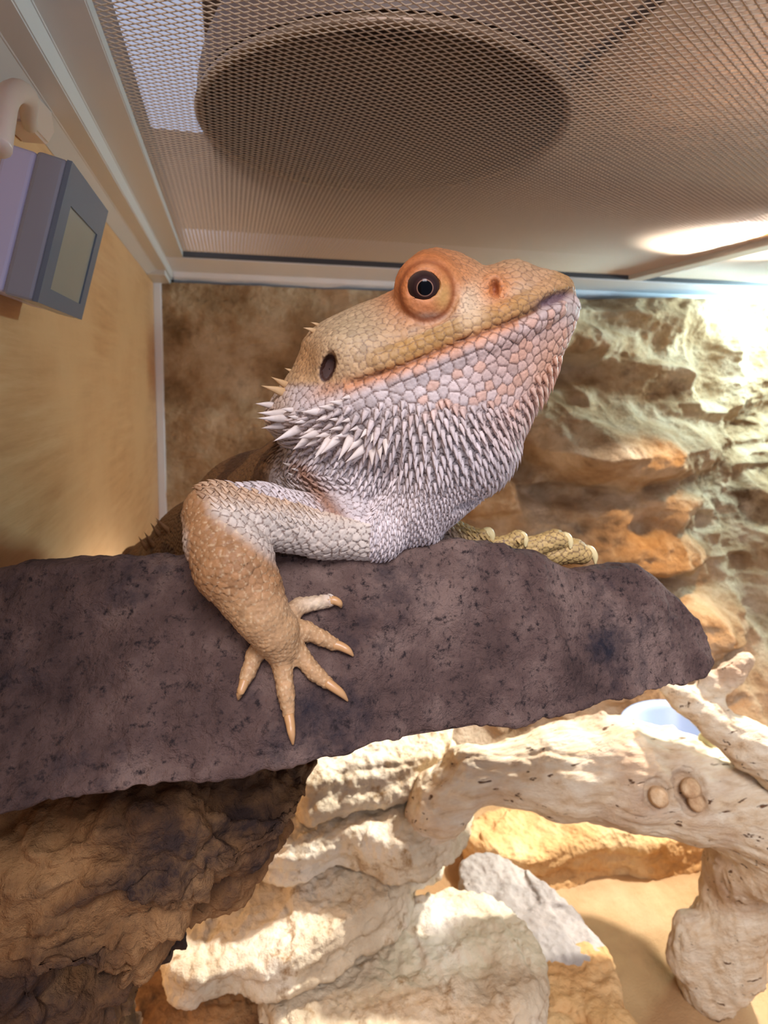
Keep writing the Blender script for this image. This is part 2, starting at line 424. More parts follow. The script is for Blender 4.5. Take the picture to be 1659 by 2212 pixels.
# rock background: relief on the back wall
gx, gz = 640, 380
xs = np.linspace(XL+0.0005, XR-0.001, gx); zs = np.linspace(-0.006, Z0+0.0868, gz)
X, Z = np.meshgrid(xs, zs, indexing='ij')
lowz = np.clip((Z0+0.086-Z)/(Z0+0.086), 0, 1)
right = sstep(0.06, 0.28, X)
prot = 0.008+right*(0.012+0.15*lowz**1.5)+(1-right)*(0.09*sstep(0.62, 1.0, lowz))
P3 = np.stack([X*11, Z*15, X*0+2.2], -1)
prot += (0.003+0.018*right)*ridged(P3*0.75, 4, 21, 0.42)+(0.0015+0.005*right)*fbm(P3*2.4, 4, 5)+0.0007*fbm(P3*22, 3, 6)
def wbump(px, py, rx, ry, amp, d=0.47, rot=0.0):
    global prot
    c = PW(px, py, d); sx = rx*d/F_PX; sz = ry*d/F_PX
    dx, dz = X-c[0], Z-c[2]; ca, sa = math.cos(rot), math.sin(rot)
    q = ((ca*dx+sa*dz)/sx)**2+((-sa*dx+ca*dz)/sz)**2
    prot += amp*np.exp(-q*q*0.7)
for b in [(1330, 712, 240, 44, 0.034), (1320, 800, 160, 46, -0.042), (1560, 800, 140, 110, 0.018), (1540, 1010, 240, 62, 0.050),
          (1330, 960, 110, 70, 0.022), (1120, 1085, 120, 60, 0.036), (1230, 1050, 34, 70, -0.020), (1350, 1110, 150, 22, -0.020),
          (1540, 1150, 170, 62, 0.030), (1390, 1230, 150, 40, 0.018), (1560, 1260, 150, 42, 0.024), (1500, 1340, 180, 26, -0.022),
          (1580, 1430, 170, 60, 0.030), (1440, 1520, 130, 40, 0.016), (1150, 800, 60, 120, -0.010), (1270, 690, 34, 28, -0.024)]:
    wbump(*b)
idx = np.arange(gx*gz).reshape(gx, gz)
GQ = np.stack([idx[:-1, :-1], idx[1:, :-1], idx[1:, 1:], idx[:-1, 1:]], -1).reshape(-1, 4)
xw = X
wb = link('wall_back', mesh_np('wall_back', np.stack([X, YB-np.maximum(prot, 0.001), Z], -1).reshape(-1, 3), GQ), M_wallrock)
tag(wb, 'beige moulded rock background along the rear of the terrarium', 'rock wall', kind='structure')
wp = link('wall_back_panel', box_me('wall_back_panel', (XL-0.012, YB+0.0002, -0.01), (XR+0.012, YB+0.012, Z0+0.12)), M_rail)
tag(wp, 'rear panel behind the moulded rock', 'wall', kind='structure')

def extrude(name, prof, axis, a, b):           # closed profile swept along X or Y
    n = len(prof); V = []
    for t in (a, b):
        for p in prof: V.append((p[0], t, p[1]) if axis == 'Y' else (t, p[0], p[1]))
    Fc = [(i, (i+1) % n, n+(i+1) % n, n+i) for i in range(n)]+[tuple(range(n))[::-1], tuple(range(n, 2*n))]
    me = bpy.data.meshes.new(name); me.from_pydata(V, [], Fc); me.update()
    import bmesh
    bm = bmesh.new(); bm.from_mesh(me); bmesh.ops.recalc_face_normals(bm, faces=bm.faces)
    bmesh.ops.bevel(bm, geom=bm.edges[:], offset=0.0004, segments=2, affect='EDGES'); bm.to_mesh(me); bm.free()
    return me
z = Z0
L = extrude('trim_1', [(-0.0334, z+0.0955), (-0.0467, z+0.0955), (-0.048, z+0.0895), (-0.056, z+0.0895), (-0.0642, z+0.086), (-0.0642, z+0.118), (-0.0334, z+0.118)], 'Y', -0.03, 0.5655)
t1 = tag(link('trim_1', L, M_rail), 'grey plastic top rail running along the bamboo side panel', 'rail', kind='structure')
L = extrude('trim_2', [(0.485, z+0.0952), (0.547, z+0.0952), (0.551, z+0.0915), (0.566, z+0.0857), (0.566, z+0.118), (0.485, z+0.118)], 'X', -0.047, XR)
t2 = tag(link('trim_2', L, M_rail2), 'pale plastic top rail above the moulded rock background', 'rail', kind='structure')
XB = hit(1368, 607, 1, 0.485)[0]
L = extrude('trim_3', [(XB-0.008, z+0.0955), (XB+0.008, z+0.0955), (XB+0.008, z+0.118), (XB-0.008, z+0.118)], 'Y', -0.03, 0.4852)
t3 = tag(link('trim_3', L, M_rail), 'crossbar dividing the wire screen lid into two panels', 'rail', kind='structure')
t4 = tag(link('trim_4', box_me('trim_4', (XL, YB-0.013, 0), (XL+0.0068, YB-0.0075, z+0.0862), 0.0006), M_strip),
         'narrow white strip in the corner between bamboo panel and rock background', 'strip', kind='structure')
t5 = tag(link('trim_5', box_me('trim_5', (XL, 0.51, z+0.0855), (-0.0495, 0.566, z+0.0935), 0.0006), M_rail),
         'small corner block where the two top rails meet', 'rail', kind='structure')

t6 = tag(link('trim_6', box_me('trim_6', (-0.034, 0.4815, z+0.0958), (XR, 0.4852, z+0.1015), 0.0003), M_band),
         'dark seal between the screen lid and the rear rail', 'band', kind='structure')  # thin dark strip along the rear edge of the screen

# expanded metal screen lid: diamond strands
def screen(x0, x1, y0, y1, name):
    lw, sw = 0.0049, 0.0026; W, T = 0.00054, 0.00028
    nx, ny = int((x1-x0)/(lw/2)), int((y1-y0)/(sw/2))
    I, J = np.meshgrid(np.arange(nx), np.arange(ny), indexing='ij'); m = ((I+J) % 2 == 0)
    I, J = I[m], J[m]; A = []; B = []
    for sgn in (1, -1):
        ok = (J+sgn >= 0) & (J+sgn < ny) & (I+1 < nx)
        A.append(np.stack([x0+I[ok]*lw/2, y0+J[ok]*sw/2], 1)); B.append(np.stack([x0+(I[ok]+1)*lw/2, y0+(J[ok]+sgn)*sw/2], 1))
    A, B = np.concatenate(A), np.concatenate(B); n = len(A)
    sg = np.sign(B[:, 1]-A[:, 1])
    A = A+0; d = B-A; dn = d/np.linalg.norm(d, axis=1)[:, None]; A = A-dn*0.00012; B = B+dn*0.00012
    pr = np.stack([-dn[:, 1], dn[:, 0]], 1)*np.where(sg > 0, 1, 1)[:, None]
    zt = np.full(n, ZC+Z0)
    off = [(-W/2, -W*0.42), (W/2, W*0.05), (W/2-0.0001, W*0.05+T), (-W/2-0.0001, -W*0.42+T)]
    V = np.zeros((n, 8, 3))
    for k, (a, h) in enumerate(off):
        for e, Pp in ((0, A), (4, B)):
            V[:, k+e, :2] = Pp+pr*a; V[:, k+e, 2] = zt+h
    b = (np.arange(n)*8)[:, None]
    Q = np.concatenate([b+np.array([k, (k+1) % 4, 4+(k+1) % 4, 4+k]) for k in range(4)])
    return link(name, mesh_np(name, V.reshape(-1, 3), Q, False), M_mesh)
sc = screen(-0.0362, 0.66, 0.04, 0.4895, 'ceiling')
tag(sc, 'expanded metal screen lid of fine diamond mesh above the lizard', 'screen', kind='structure')

# ------------------------------------------------------------------ stone ledge the lizard lies on
cols = [((-150, 1290, .130), (-150, 1800, .098)), ((10, 1238, .128), (10, 1752, .100)), ((90, 1213, .127), (150, 1715, .103)),
        ((260, 1212, .127), (320, 1690, .105)), ((420, 1206, .127), (520, 1666, .107)), ((600, 1197, .127), (700, 1625, .110)),
        ((800, 1184, .130), (870, 1598, .115)), ((1000, 1164, .136), (1020, 1575, .121)), ((1120, 1182, .141), (1150, 1550, .128)),
        ((1240, 1226, .147), (1300, 1512, .137)), ((1360, 1228, .153), (1430, 1483, .147)), ((1450, 1280, .160), (1500, 1466, .156)),
        ((1512, 1358, .166), (1526, 1432, .164)), ((1524, 1392, .168), (1525, 1404, .168))]
loops = []
Fh = np.array([Fw[0], Fw[1], 0.0]); Fh /= np.linalg.norm(Fh); Zu = np.array([0, 0, 1.0])
nC = len(cols)
for i, (r, b) in enumerate(cols):
    r, b = np.array(r), np.array(b)
    sc_ = [1]*9+[0.9, 0.75, 0.5, 0.25, 0.05]; s_ = sc_[i]
    Rw, Bw = PW(*r), PW(*b); lp = [Rw]
    for t, bl in ((0.10, .0016), (0.28, .0026), (0.5, .0030), (0.74, .0024), (0.93, .0012)):
        q = r+(b-r)*t; lp.append(PW(q[0], q[1], q[2]-bl*s_))
    lp += [Bw, Bw+s_*(Fh*0.012-Zu*0.001), Bw+s_*(Fh*0.045-Zu*0.010), Bw+s_*(Fh*0.095-Zu*0.030), Bw+s_*(Fh*0.135-Zu*0.034), Rw+s_*(Fh*0.115-Zu*0.052),
           Rw+s_*(Fh*0.065-Zu*0.036), Rw+s_*(Fh*0.030-Zu*0.017), Rw+s_*(Fh*0.010-Zu*0.0035)]
    loops.append(lp)
loops = np.array(loops)
nu, nv = 460, 300
tmp = np.stack([catmull(loops[:, k], nu) for k in range(loops.shape[1])], 1)
LV = np.stack([catmull(tmp[i], nv, True) for i in range(nu)], 0)
idx = np.arange(nu*nv).reshape(nu, nv); idn = np.roll(idx, -1, 1)
Q = np.stack([idx[:-1], idn[:-1], idn[1:], idx[1:]], -1).reshape(-1, 4)
me = mesh_np('stone_ledge', LV.reshape(-1, 3), Q)
def displace(me, f):
    V = get_co(me); N = get_no(me); set_co(me, V+N*f(V)[:, None])
# make sure normals point outward
V = get_co(me); N = get_no(me)
if ((V-V.mean(0))*N).sum() < 0: me.flip_normals()
displace(me, lambda V: 0.0010*fbm(V*45, 4, 2)+0.0012*ridged(V*26, 4, 8)-0.0006+0.00045*fbm(V*190, 3, 14)+0.00022*fbm(V*620, 2, 4))
ledge = tag(link('stone_ledge', me, M_ledge), 'dark purplish brown stone ledge the bearded lizard rests on', 'stone')
bvh_ledge = BVHTree.FromPolygons(get_co(me).tolist(), Q.tolist())
def rockd(px, py):                             # depth (mm) of the ledge surface at a pixel
    v = ray(px, py); L_ = np.linalg.norm(v)
    h = bvh_ledge.ray_cast(Vector(CAM), Vector(v/L_))
    return None if h[0] is None else h[3]/L_*1000.0

# ------------------------------------------------------------------ boulder under the ledge
def poly_mm(pts, D, n=None):
    p = np.array([(PC(x, y, D)[0], PC(x, y, D)[1]) for x, y in pts])
    return p
vb = Vol((-160, -345, 95), (8, -62, 262), 2.0)
pts = [(-140, 1580), (560, 1560), (708, 1610), (716, 1650), (704, 1692), (645, 1745), (612, 1805), (562, 1888), (470, 1932), (402, 1968), (394, 2042),
       (336, 2088), (318, 2135), (304, 2230), (300, 2500), (320, 3000), (330, 3270), (-140, 3270)]
vb.inflate(poly_mm(pts, 165), 165, 46, 34, 1.0, back=40)
vb.ell(PC(260, 1800, 135), (30, 16, 20), 8)
vb.ell(PC(100, 1960, 132), (24, 14, 18), 8)
vb.ell(PC(190, 2110, 128), (5.0, 10, 22), 3, 'carve', 0.2)
vb.ell(PC(350, 2065, 152), (4.0, 4.0, 16), 2, 'carve')
V, Q = vb.mesh(); me = subdiv(mesh_np('boulder', c2w(V/1000), Q), 1)
displace(me, lambda V: 0.0042*ridged(V*np.array([20, 20, 40])+0.25*fbm(V*30, 2, 77)[:, None], 5, 31, 0.55)+0.0030*fbm(V*60, 4, 12)+0.0012*ridged(V*150, 3, 13)+0.0005*fbm(V*420, 2, 3))
boulder = tag(link('boulder', me, M_boulder), 'rough brown boulder in shade holding up the dark stone ledge', 'rock')

# ------------------------------------------------------------------ stacked slabs
def slab(name, pts, zt, th, mat, seed, tilt=(0, 0), top_amp=0.0022, tuck=0.82, label='', group=None):
    P = np.array([hit(x, y, 2, Z0+zt)[:2] for x, y in pts]); P = catmull(P, 60, True)*1000; c = P.mean(0)
    tp = (zt+Z0)*1000; T = th*1000; h = 1.6; tl = np.array(tilt)
    lo = P.min(0)-8; hi = P.max(0)+8; ex = float(np.abs((P-c)@tl).max())
    vs = Vol((lo[0], lo[1], tp-T-6-ex), (hi[0], hi[1], tp+6+ex), h)
    sl, g = vs.box(vs.lo-1, vs.lo+vs.n*h+1)
    U, W_ = np.meshgrid(g[0].ravel(), g[1].ravel(), indexing='ij'); d = np.full(U.shape, 1e9); ins = np.zeros(U.shape, bool)
    for i in range(len(P)):
        a, b = P[i], P[(i+1) % len(P)]; e = b-a
        t = np.clip(((U-a[0])*e[0]+(W_-a[1])*e[1])/(e@e+1e-9), 0, 1); d = np.minimum(d, (U-a[0]-t*e[0])**2+(W_-a[1]-t*e[1])**2)
        cc = (a[1] > W_) != (b[1] > W_)
        if e[1] != 0: ins ^= cc & (U < (b[0]-a[0])*(W_-a[1])/e[1]+a[0])
    d = np.where(ins, -np.sqrt(d), np.sqrt(d))[:, :, None]
    zz = g[2]-(tp+((U-c[0])*tl[0]+(W_-c[1])*tl[1]))[:, :, None]         # 0 at the top face
    X3 = np.stack(np.broadcast_arrays(U[:, :, None], W_[:, :, None], g[2]), -1)+seed*31.7
    strata = noise3(X3*np.array([0.02, 0.02, 0.16]), seed)*2.2+noise3(X3*np.array([0.06, 0.06, 0.30]), seed+4)*1.1
    und = -np.clip(-zz/T, 0, 1)**2*4.0
    side = d-strata-und*-1.0-0.5
    low = noise3(X3*np.array([0.022, 0.022, 0.008]), seed+8)*2.4*top_amp/0.0022
    step_ = np.where(noise3(X3*np.array([0.03, 0.03, 0.004]), seed+9) > 0.28, 2.2, 0.0)
    top = zz-low+step_+noise3(X3*0.09, seed+3)*0.7
    bot = -(g[2]-(tp-T))
    r = 2.0; q1, q2 = np.maximum(side+r, 0), np.maximum(np.maximum(top, bot)+r, 0)
    sd = np.minimum(np.maximum(side, np.maximum(top, bot)), 0)*0+np.where((side > -r) & (np.maximum(top, bot) > -r), np.sqrt(q1*q1+q2*q2)-r, np.maximum(side, np.maximum(top, bot)))
    vs.v[:] = 4.0; vs.v[sl] = np.clip(sd, -6, 6); 
    vs.v[0] = vs.v[-1] = 4; vs.v[:, 0] = vs.v[:, -1] = 4; vs.v[:, :, 0] = vs.v[:, :, -1] = 4
    V, Q = vs.mesh(); me = subdiv(mesh_np(name, V/1000, Q), 1)
    displace(me, lambda V: 0.0009*fbm(V*120+seed, 3, seed+3)+0.00055*fbm(V*400, 3, 9)+0.0008*ridged(V*np.array([45, 45, 150]), 3, seed))
    o = link(name, me, mat); tag(o, label, 'stone', group); return o
G = 'stacked flat stones'
slab('flat_stone', [(560, 2110), (610, 2062), (700, 2015), (860, 1950), (960, 1912), (1060, 1920), (1125, 1965), (1168, 2045), (1168, 2115), (1130, 2190), (1050, 2280), (880, 2360), (690, 2320), (600, 2220)],
     -.262, .066, M_stone, 3, (-0.02, -0.02), label='large rounded sandy stone at the foot of the stacked slabs', group=G)
slab('flat_stone', [(372, 2010), (420, 1955), (560, 1870), (640, 1845), (760, 1850), (850, 1862), (876, 1890), (850, 1945), (770, 1985), (690, 2030), (600, 2075), (490, 2058), (410, 2090), (370, 2060)],
     -.240, .016, M_stone, 5, (0.05, -0.03), label='pale slab lying on the large rounded stone', group=G)
slab('flat_stone', [(560, 1800), (640, 1720), (740, 1665), (880, 1640), (985, 1640), (1000, 1720), (940, 1800), (860, 1828), (740, 1792), (640, 1826)],
     -.214, .017, M_stone, 9, (0.02, 0.02), label='sand-coloured slab beneath the top slab of the stack', group=G)
slab('flat_stone', [(640, 1600), (760, 1560), (900, 1545), (966, 1560), (958, 1605), (925, 1640), (850, 1662), (740, 1680), (660, 1690)],
     -.193, .018, M_stone, 14, (0.0, 0.0), label='topmost slab of the stack, just below the dark ledge', group=G)
slab('flat_stone', [(1176, 2080), (1210, 2040), (1300, 2045), (1335, 2110), (1345, 2180), (1420, 2300), (1260, 2380), (1170, 2300), (1180, 2160)],
     -.285, .043, M_stone2, 21, (0.0, 0.02), label='tan stone on the sand beside the large rounded stone', group=G)
slab('flat_stone', [(1000, 1850), (1060, 1832), (1120, 1868), (1200, 1935), (1265, 2000), (1300, 2060), (1230, 2090), (1150, 2060), (1080, 1990), (1010, 1920)],
     -.287, .040, M_stone3, 27, (0.05, 0.0), label='smooth grey stone behind the tan stone', group=G)
slab('flat_stone', [(300, 2100), (420, 2075), (545, 2090), (570, 2180), (580, 2330), (460, 2380), (300, 2330)],
     -.272, .056, M_boulder, 33, (0.0, 0.0), label='brown shaded stone between the boulder and the large rounded stone', group=G)
slab('flat_stone', [(1010, 1800), (1080, 1740), (1250, 1715), (1450, 1700), (1530, 1730), (1530, 1790), (1400, 1815), (1330, 1808), (1180, 1838), (1090, 1850)],
     -.306, .030, M_stone2, 41, (0.0, 0.0), 0.003, 0.93, label='long brown stone lying under the driftwood branch', group=G)
# supports of the upper slabs (stand on the floor behind the large stone)
slab('flat_stone', [(500, 1930), (600, 1870), (760, 1845), (880, 1840), (890, 1865), (800, 1898), (680, 1922)],
     -.255, .073, M_stone, 47, label='thick block half hidden below the pale slab', group=G)
slab('flat_stone', [(620, 1770), (700, 1720), (860, 1700), (940, 1720), (930, 1780), (850, 1815), (700, 1810)],
     -.230, .026, M_stone, 52, label='tall block half hidden below the sand-coloured slab', group=G)

# ------------------------------------------------------------------ driftwood
dw = empty('driftwood_branch', hit(1530, 2140, 2, 0.0))
tag(dw, 'bleached driftwood branch leaning over the sand beside the stacked stones', 'driftwood')
vd = Vol((-15, -322, 205), (300, -70, 372), 2.0)
def ch(lst, k=6.0): vd.chain([PC(a, b, d) for a, b, d, r in lst], [r*d/F_PX for a, b, d, r in lst], k)
ch([(878, 1862, 283, 22), (905, 1815, 283, 46), (955, 1735, 283, 62), (1015, 1672, 284, 60), (1120, 1668, 285, 66), (1200, 1662, 286, 82), (1340, 1670, 288, 100), (1480, 1700, 288, 96), (1620, 1740, 286, 104), (1760, 1790, 284, 110)], 9)
ch([(1010, 1640, 280, 34), (1060, 1640, 280, 30)], 5)
ch([(1640, 1800, 290, 90), (1598, 1880, 298, 60), (1588, 1960, 304, 62), (1560, 2050, 308, 74), (1532, 2105, 308, 62)], 8)
ch([(1490, 2010, 302, 34), (1480, 2070, 304, 40)], 8)
ch([(1580, 1880, 290, 44), (1680, 1880, 280, 60)], 8)
ch([(1190, 1745, 280, 12), (1215, 1765, 279, 7)], 3)
ch([(1290, 1580, 292, 30), (1300, 1545, 293, 14)], 4)
ch([(1450, 1600, 294, 18), (1455, 1570, 294, 6)], 3)
ch([(1440, 1640, 286, 40), (1510, 1622, 284, 14)], 4)
KN = [(1422, 1722, 21), (1492, 1703, 21), (1503, 1733, 17)]; KS = [vd.surf(x_, y_) for x_, y_, r_ in KN]
for q_, (x_, y_, r_) in zip(KS, KN): vd.ell(q_, (r_*q_[2]/F_PX*1.75, r_*q_[2]/F_PX*1.9, 8.0), 0.5, 'carve')
V, Q = vd.mesh(); me = subdiv(mesh_np('trunk', c2w(V/1000), Q), 1)
def woodf(V):
    c = w2c(V)*1000; U = np.stack([c[:, 0]*0.035, c[:, 1]*0.22+c[:, 0]*0.03, c[:, 2]*0.22], -1)
    leg = sstep(1850, 1930, PPY-F_PX*c[:, 1]/c[:, 2]); U2 = np.stack([c[:, 0]*0.25+c[:, 1]*0.08, c[:, 1]*0.03, c[:, 2]*0.25], -1)
    g = ridged(U, 4, 61)*(1-leg)+ridged(U2, 4, 66)*leg
    return 0.0006*g+0.0012*fbm(V*60, 4, 63)+0.0022*fbm(V*28, 2, 64)
displace(me, woodf)
trunk = link('trunk', me, M_wood, dw)
vt = Vol((120, -190, 240), (245, -95, 345), 1.5); vd0 = vd; vd = vt
ch([(1740, 1690, 268, 70), (1620, 1612, 272, 48), (1545, 1560, 278, 38), (1480, 1512, 284, 30), (1428, 1478, 290, 20)], 4)
ch([(1530, 1540, 282, 20), (1545, 1490, 284, 22), (1580, 1455, 286, 24), (1612, 1424, 288, 16)], 3)
ch([(1500, 1510, 284, 16), (1527, 1462, 286, 13)], 3)
V, Q = vt.mesh(); me = subdiv(mesh_np('side_branch', c2w(V/1000), Q), 1)
displace(me, lambda V: 0.0006*ridged((w2c(V)*1000)@np.array([[.04, .13, .1], [.05, -.18, .1], [.0, .1, .2]]), 3, 70)+0.0008*fbm(V*80, 3, 71))
link('side_branch', me, M_wood, dw)
for (px, py, r), q_ in zip(KN, KS):
    a = c2w(q_/1000); d = q_[2]; rr = r*d/F_PX/1000; dirn = (CAM-a)/np.linalg.norm(CAM-a)
    me = tube('knot', [a-dirn*0.012, a-dirn*0.005, a-dirn*0.0012, a-dirn*0.0004], [rr*1.2, rr*1.0, rr*0.85, rr*0.45], 20, 10); a = a+0
    displace(me, lambda V: 0.0005*fbm(V*160, 2, 5)); link('knot', me, M_woodcut, dw)

# ------------------------------------------------------------------ white dish and pebble behind the branch
prof = [(0.004, 0.000), (0.016, 0.000), (0.022, 0.004), (0.029, 0.014), (0.0335, 0.0165), (0.034, 0.0180), (0.032, 0.0182), (0.0275, 0.0155), (0.0205, 0.006), (0.015, 0.003), (0.0005, 0.003)]
me = lathe('feeding_dish', prof, 64); V = get_co(me); a = np.arctan2(V[:, 1], V[:, 0]); rim = sstep(0.01, 0.018, V[:, 2])
V[:, 2] += rim*(0.004*np.maximum(0, np.cos(a*2+0.6))**2); V[:, 0] *= 1+0.06*np.cos(2*a); set_co(me, V)
dish = tag(link('feeding_dish', me, plain('white_plastic', srgb(152, 166, 190), 0.35)), 'white feeding dish partly hidden behind the driftwood', 'dish')
dp = PW(1462, 1612, 0.350)
dish.location = Vector(dp)-Vector((0, 0, 0.012)); dish.rotation_euler = (0.10, -0.16, 0.5)
me = bpy.data.meshes.new('pebble')
import bmesh
bm = bmesh.new(); bmesh.ops.create_icosphere(bm, subdivisions=4, radius=1); bm.to_mesh(me); bm.free()
V = get_co(me)*np.array([0.0042, 0.0035, 0.0072]); V += 0.0003*fbm(V*200, 2)[:, None]*V/np.linalg.norm(V, axis=1)[:, None]; set_co(me, V)
me.polygons.foreach_set('use_smooth', np.full(len(me.polygons), True))
peb = tag(link('pebble', me, plain('cream_pebble', srgb(206, 204, 158), 0.4)), 'small smooth cream pebble wedged between branch and twig', 'pebble')
peb.location = Vector(PW(1527, 1610, 0.290)); peb.rotation_euler = (0.0, -0.35, 0)

# ------------------------------------------------------------------ bearded lizard
D0 = 138.0
vz = Vol((-116, -92, 92), (56, 46, 274), 0.65)
def mm(px, py, d): return PC(px, py, d)
def px_r(r, d): return r*d/F_PX
def lchain(lst, k=1.5, op='union'): vz.chain([mm(a, b, d) for a, b, d, r in lst], [px_r(r, d) for a, b, d, r in lst], k, op)
# torso, neck, hind end
lchain([(800, 930, 142, 120), (700, 1055, 160, 138), (565, 1130, 185, 146), (440, 1190, 215, 104), (345, 1225, 245, 62), (300, 1300, 290, 60)], 6)
lchain([(286, 1202, 248, 22), (330, 1230, 246, 30)], 2)
# side of the neck below the beard
neck = [(590, 900), (612, 945), (622, 975), (617, 1010), (628, 1052), (652, 1090), (694, 1124), (745, 1154), (800, 1178), (880, 1190), (950, 1170), (980, 1050), (940, 900), (750, 850)]
vz.inflate(poly_mm(neck, 141), 141, 14.5, 15, 2.0)
# head, beard and throat
head = [(1240, 628), (1233, 608), (1218, 596), (1195, 587), (1160, 581), (1135, 570), (1110, 562), (1085, 566), (1062, 575), (1042, 579), (1015, 563), (985, 549), (940, 540),
        (905, 546), (880, 565), (862, 598), (850, 628), (815, 645), (775, 660), (735, 678), (700, 695), (672, 715), (656, 737), (648, 765), (632, 800), (608, 832), (588, 862), (578, 892),
        (588, 925), (620, 965), (690, 1005), (760, 1035), (800, 1060), (800, 1100), (770, 1140), (800, 1172), (880, 1186), (930, 1172), (962, 1142), (1000, 1110), (1020, 1093),
        (1050, 1068), (1078, 1042), (1098, 1018), (1113, 985), (1121, 945), (1145, 895), (1172, 848), (1198, 800), (1222, 750), (1236, 718), (1246, 690), (1251, 668), (1249, 652), (1240, 642)]
hp = poly_mm(head, D0); kx = F_PX/D0
def hsc(U, V):
    px = PPX+U*kx; py = PPY-V*kx
    s = 1.0-0.36*sstep(980, 1260, px)*sstep(1000, 800, py)
    s = s*(1-0.16*sstep(900, 1150, py))
    return s
vz.inflate(hp, D0, 19.0, 25.0, 1.6, hsc)
# mouth corner / cheek muscle
def S(px, py): return vz.surf(px, py)
c = S(770, 770); vz.ell(c+np.array([0, 0, 5.0]), (9, 7, 6.6), 3)
# ---- near arm
rw = rockd(560, 1350) or 116.0
wr_ = min(rockd(585, 1350), rockd(600, 1395))
lchain([(815, 1150, 131, 62), (700, 1140, 126.5, 62), (560, 1118, 121, 66), (462, 1108, 117.5, 64)], 2.0)
fa = [(462, 1112, 117, 62), (478, 1160, 114.5, 76), (506, 1218, 112.5, 84), (540, 1278, 112, 68), (565, 1325, wr_-4.6, 56), (592, 1362, wr_-3.6, 50), (606, 1392, wr_-2.6, 42)]
lchain(fa, 1.2)
claws = []
def digit(pts, rs, claw, k=0.5, lift=0.75, kn=True):
    L_ = []
    for (x, y), r in zip(pts, rs):
        d = rockd(x, y) or wr_; r_mm = px_r(r, d); L_.append((x, y, d-r_mm*lift, r))
    lchain(L_, k)
    x, y = pts[-1]; d = (rockd(x, y) or wr_); claws.append((pts[-2], pts[-1], claw, d))
digit([(600, 1350), (645, 1310), (680, 1303), (712, 1298)], [30, 18, 15, 14], [(722, 1297), (733, 1303), (737, 1312)])
digit([(612, 1365), (660, 1362), (695, 1378), (722, 1392)], [30, 20, 16, 14], [(736, 1396), (752, 1405), (763, 1417)])
digit([(615, 1385), (648, 1415), (678, 1452), (706, 1474)], [30, 20, 17, 14], [(720, 1484), (738, 1498), (751, 1514)])
digit([(604, 1390), (610, 1440), (618, 1500), (624, 1546)], [31, 21, 18, 13], [(627, 1562), (630, 1585), (633, 1608)])
digit([(580, 1380), (550, 1415), (538, 1450), (528, 1472)], [28, 19, 16, 14], [(524, 1484), (518, 1498), (515, 1511)])
# ---- far hand over the ridge
fd = 152.0
lchain([(930, 1140, 150, 40), (985, 1162, fd, 34), (1040, 1172, fd, 26)], 1.5)
far = [([(1020, 1165), (1042, 1158), (1050, 1152)], [20, 15, 12], [(1056, 1150), (1062, 1160), (1064, 1170)], 151),
       ([(1060, 1180), (1095, 1175), (1118, 1162)], [20, 17, 17], [(1127, 1158), (1134, 1168), (1135, 1182)], 152),
       ([(1080, 1190), (1150, 1182), (1200, 1164), (1210, 1166)], [24, 22, 20, 18], [(1222, 1160), (1231, 1172), (1232, 1186)], 154),
       ([(1120, 1200), (1200, 1196), (1240, 1190), (1256, 1196)], [22, 24, 26, 22], [(1272, 1188), (1284, 1202), (1286, 1219)], 156)]
for p_, r_, cl, d in far: lchain([(x, y, d, r) for (x, y), r in zip(p_, r_)], 0.5)
# ---- face features carved and added on the near side (mirrored features stay simple)
mouth = [(1232, 634), (1205, 642), (1180, 655), (1150, 676), (1100, 698), (1050, 717), (1000, 736), (950, 757), (900, 779), (860, 795), (820, 808), (785, 819), (755, 829)]
eyeC = S(922, 622)
vz.ell(eyeC+np.array([0.2, 0.4, 2.2]), (7.2, 7.6, 5.6), 2.2)           # orbit
e0 = S(922, 626)
vz.torus(e0+np.array([0, 0, 0.2]), 6.2, 0.75, 0.5, 'carve', 1.12)
vz.ell(e0+np.array([0, -0.1, 2.0]), (5.7, 6.4, 3.5), 0.35)                # lids
lid = S(915, 615)
vz.ell(lid+np.array([0, 0, 0.6]), (3.45, 2.85, 2.6), 0.25, 'carve', 0.12)
ms = [S(x, y) for x, y in mouth]
lipU = [S(x, y-26) for x, y in mouth[2:-2]]; lipL = [S(x, y+20) for x, y in mouth[1:-3]]
vz.chain([p+np.array([0, 0, 1.0]) for p in lipU], [2.3]*len(lipU), 1.2)
vz.chain([p+np.array([0, 0, 1.2]) for p in lipL], [2.2]*len(lipL), 1.2)
ms = [S(x, y) for x, y in mouth]
vz.chain([p+np.array([0, 0, 0.1]) for p in ms], [0.9, 1.3, 1.3, 0.9, 0.7]+[0.6]*(len(ms)-5), 0.5, 'carve')
n0 = S(1068, 622)
vz.ell(n0+np.array([0, 0, 1.6]), (3.0, 3.7, 2.5), 0.9)
n0 = S(1068, 622); vz.torus(n0+np.array([0, 0, 0.1]), 2.9, 0.35, 0.3, 'carve', 1.15)
n1 = S(1070, 622); vz.ell(n1, (1.25, 2.3, 1.8), 0.3, 'carve', -0.05)
ear = S(708, 795); vz.ell(ear, (1.75, 3.6, 3.2), 0.6, 'carve', -0.32)
# fold in the throat and hollow behind the jaw
fold = [(862, 1000), (845, 1030), (825, 1060), (805, 1085), (790, 1112)]
vz.chain([S(x, y)+np.array([0, 0, 0.0]) for x, y in fold], [0.8, 1.3, 1.4, 1.1, 0.7], 1.2, 'carve')
f2 = [(1040, 1078), (1005, 1092), (985, 1098)]
vz.chain([S(x, y) for x, y in f2], [1.2, 1.6, 1.0], 1.0, 'carve')
# folds of skin between neck and arm
V, Q = vz.mesh()
